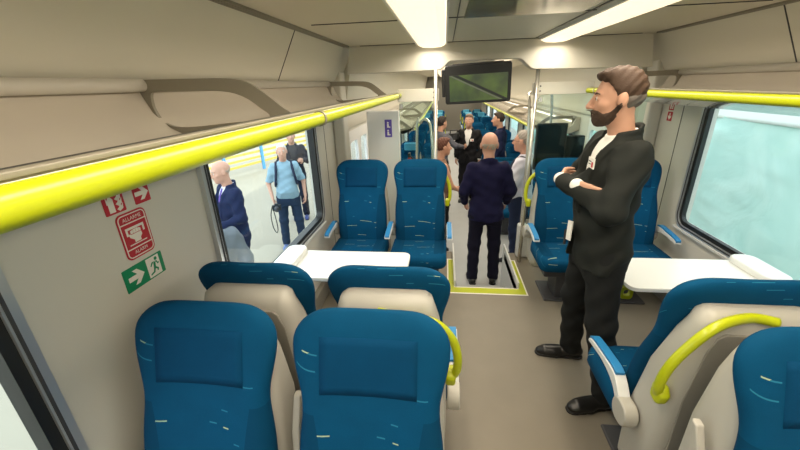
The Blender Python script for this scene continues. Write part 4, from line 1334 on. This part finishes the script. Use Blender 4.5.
bm = new_bm(); box(bm, 0, L, -.07, -.03, 1.06, 1.12); link('top_rail', bm, M_bluep, r)
# pale building beyond
r = tag(empty('station_building', (-24, 18, PL)), 'pale station building far beyond the platform railing', 'building')
bm = new_bm(); box(bm, -3, 3, -26, 26, 0, 5); link('facade', bm, mat('render_wall', (.78, .74, .66), .8, var=.06), r)
bm = new_bm(); box(bm, -3.4, 3.6, -26.5, 26.5, 5, 5.3); link('roof', bm, mat('roof_grey', (.4, .38, .35), .8), r)

# ------------------------------------------------------------------ outside, right: sheeted train alongside
m = bpy.data.materials.new('wrapped_sheet'); n_, l_, b_ = nodes_of(m)
tc = n_.new('ShaderNodeTexCoord')
wv = n_.new('ShaderNodeTexNoise'); wv.inputs['Scale'].default_value = 1.1; wv.inputs['Detail'].default_value = 4; wv.inputs['Distortion'].default_value = 1.5
l_.new(tc.outputs['Object'], wv.inputs['Vector'])
cr = n_.new('ShaderNodeValToRGB')
cr.color_ramp.elements[0].position = .35; cr.color_ramp.elements[0].color = (.50, .76, .70, 1)
cr.color_ramp.elements[1].position = .68; cr.color_ramp.elements[1].color = (.66, .88, .82, 1)
l_.new(wv.outputs['Fac'], cr.inputs[0]); l_.new(cr.outputs[0], b_.inputs['Base Color'])
b_.inputs['Roughness'].default_value = .35
bpn = n_.new('ShaderNodeBump'); bpn.inputs['Strength'].default_value = .6; bpn.inputs['Distance'].default_value = .05
l_.new(wv.outputs['Fac'], bpn.inputs['Height']); l_.new(bpn.outputs['Normal'], b_.inputs['Normal'])
r = tag(empty('sheeted_train', (3.4, 4, PL)), 'neighbouring vehicle wrapped in pale teal sheet outside the right window', 'vehicle')
bm = new_bm()
ny, nz = 120, 24
rnd = random.Random(3)
folds = [(rnd.uniform(-10, 10), rnd.uniform(-1.2, 1.2), rnd.uniform(.05, .14), rnd.uniform(.02, .05)) for _ in range(34)]
g = []
for i in range(ny+1):
    y = -9 + 30*i/ny; row = []
    for j in range(nz+1):
        z = 1.94*j/nz
        d_ = .02*math.sin(y*2.1+z*3)
        for fy_, sl, wd, am in folds:
            d_ += am*math.exp(-(((y-fy_)-sl*(z-1.0))/wd)**2)
        row.append(bm.verts.new((-d_, y, z)))
    g.append(row)
for i in range(ny):
    for j in range(nz): bm.faces.new((g[i][j], g[i+1][j], g[i+1][j+1], g[i][j+1]))
link('sheet', bm, m, r, smooth=True)
bm = new_bm(); box(bm, .06, 2.4, -9, 21, 0, 2.1); link('vehicle_body', bm, M_white, r)
bm = new_bm(); box(bm, -.06, 2.45, -9, 21, 1.90, 4.0); link('upper_band', bm, mat('white_sheet', (.88, .90, .88), .5), r, bevel=.05)
bm = new_bm(); box(bm, 1.56, 30, -12, 45, PL-.2, PL-.0)
o = link('ground', bm, mat('track_ground', (.45, .43, .40), .9, var=.2)); tag(o, 'ground outside the right windows', 'ground'); struct(o)

# outer roof so that sun and sky stay outside
bm = new_bm()
prism(bm, [(-1.5, 2.09), (1.5, 2.09), (1.5, 2.2), (1.0, 2.45), (-1.0, 2.45), (-1.5, 2.2)], 1, YB-.06, YE+.06)
struct(link('ceiling_roof', bm, M_white))
bm = new_bm(); box(bm, -1.5, 1.5, YB-.06, YE+.06, -.95, -.7); struct(link('floor_underframe', bm, M_dark))

# ------------------------------------------------------------------ light
w = bpy.data.worlds.new('world'); SC.world = w; w.use_nodes = True
bg = w.node_tree.nodes['Background']; bg.inputs[0].default_value = (.86, .93, 1.0, 1); bg.inputs[1].default_value = 1.75
sun = bpy.data.lights.new('sun', 'SUN'); so = bpy.data.objects.new('sun', sun); COL.objects.link(so)
sun.energy = 1.6; sun.color = (1, .95, .85); sun.angle = .01
sd = Vector((-.76, .22, -.59)).normalized()
so.rotation_euler = sd.to_track_quat('-Z', 'Y').to_euler()
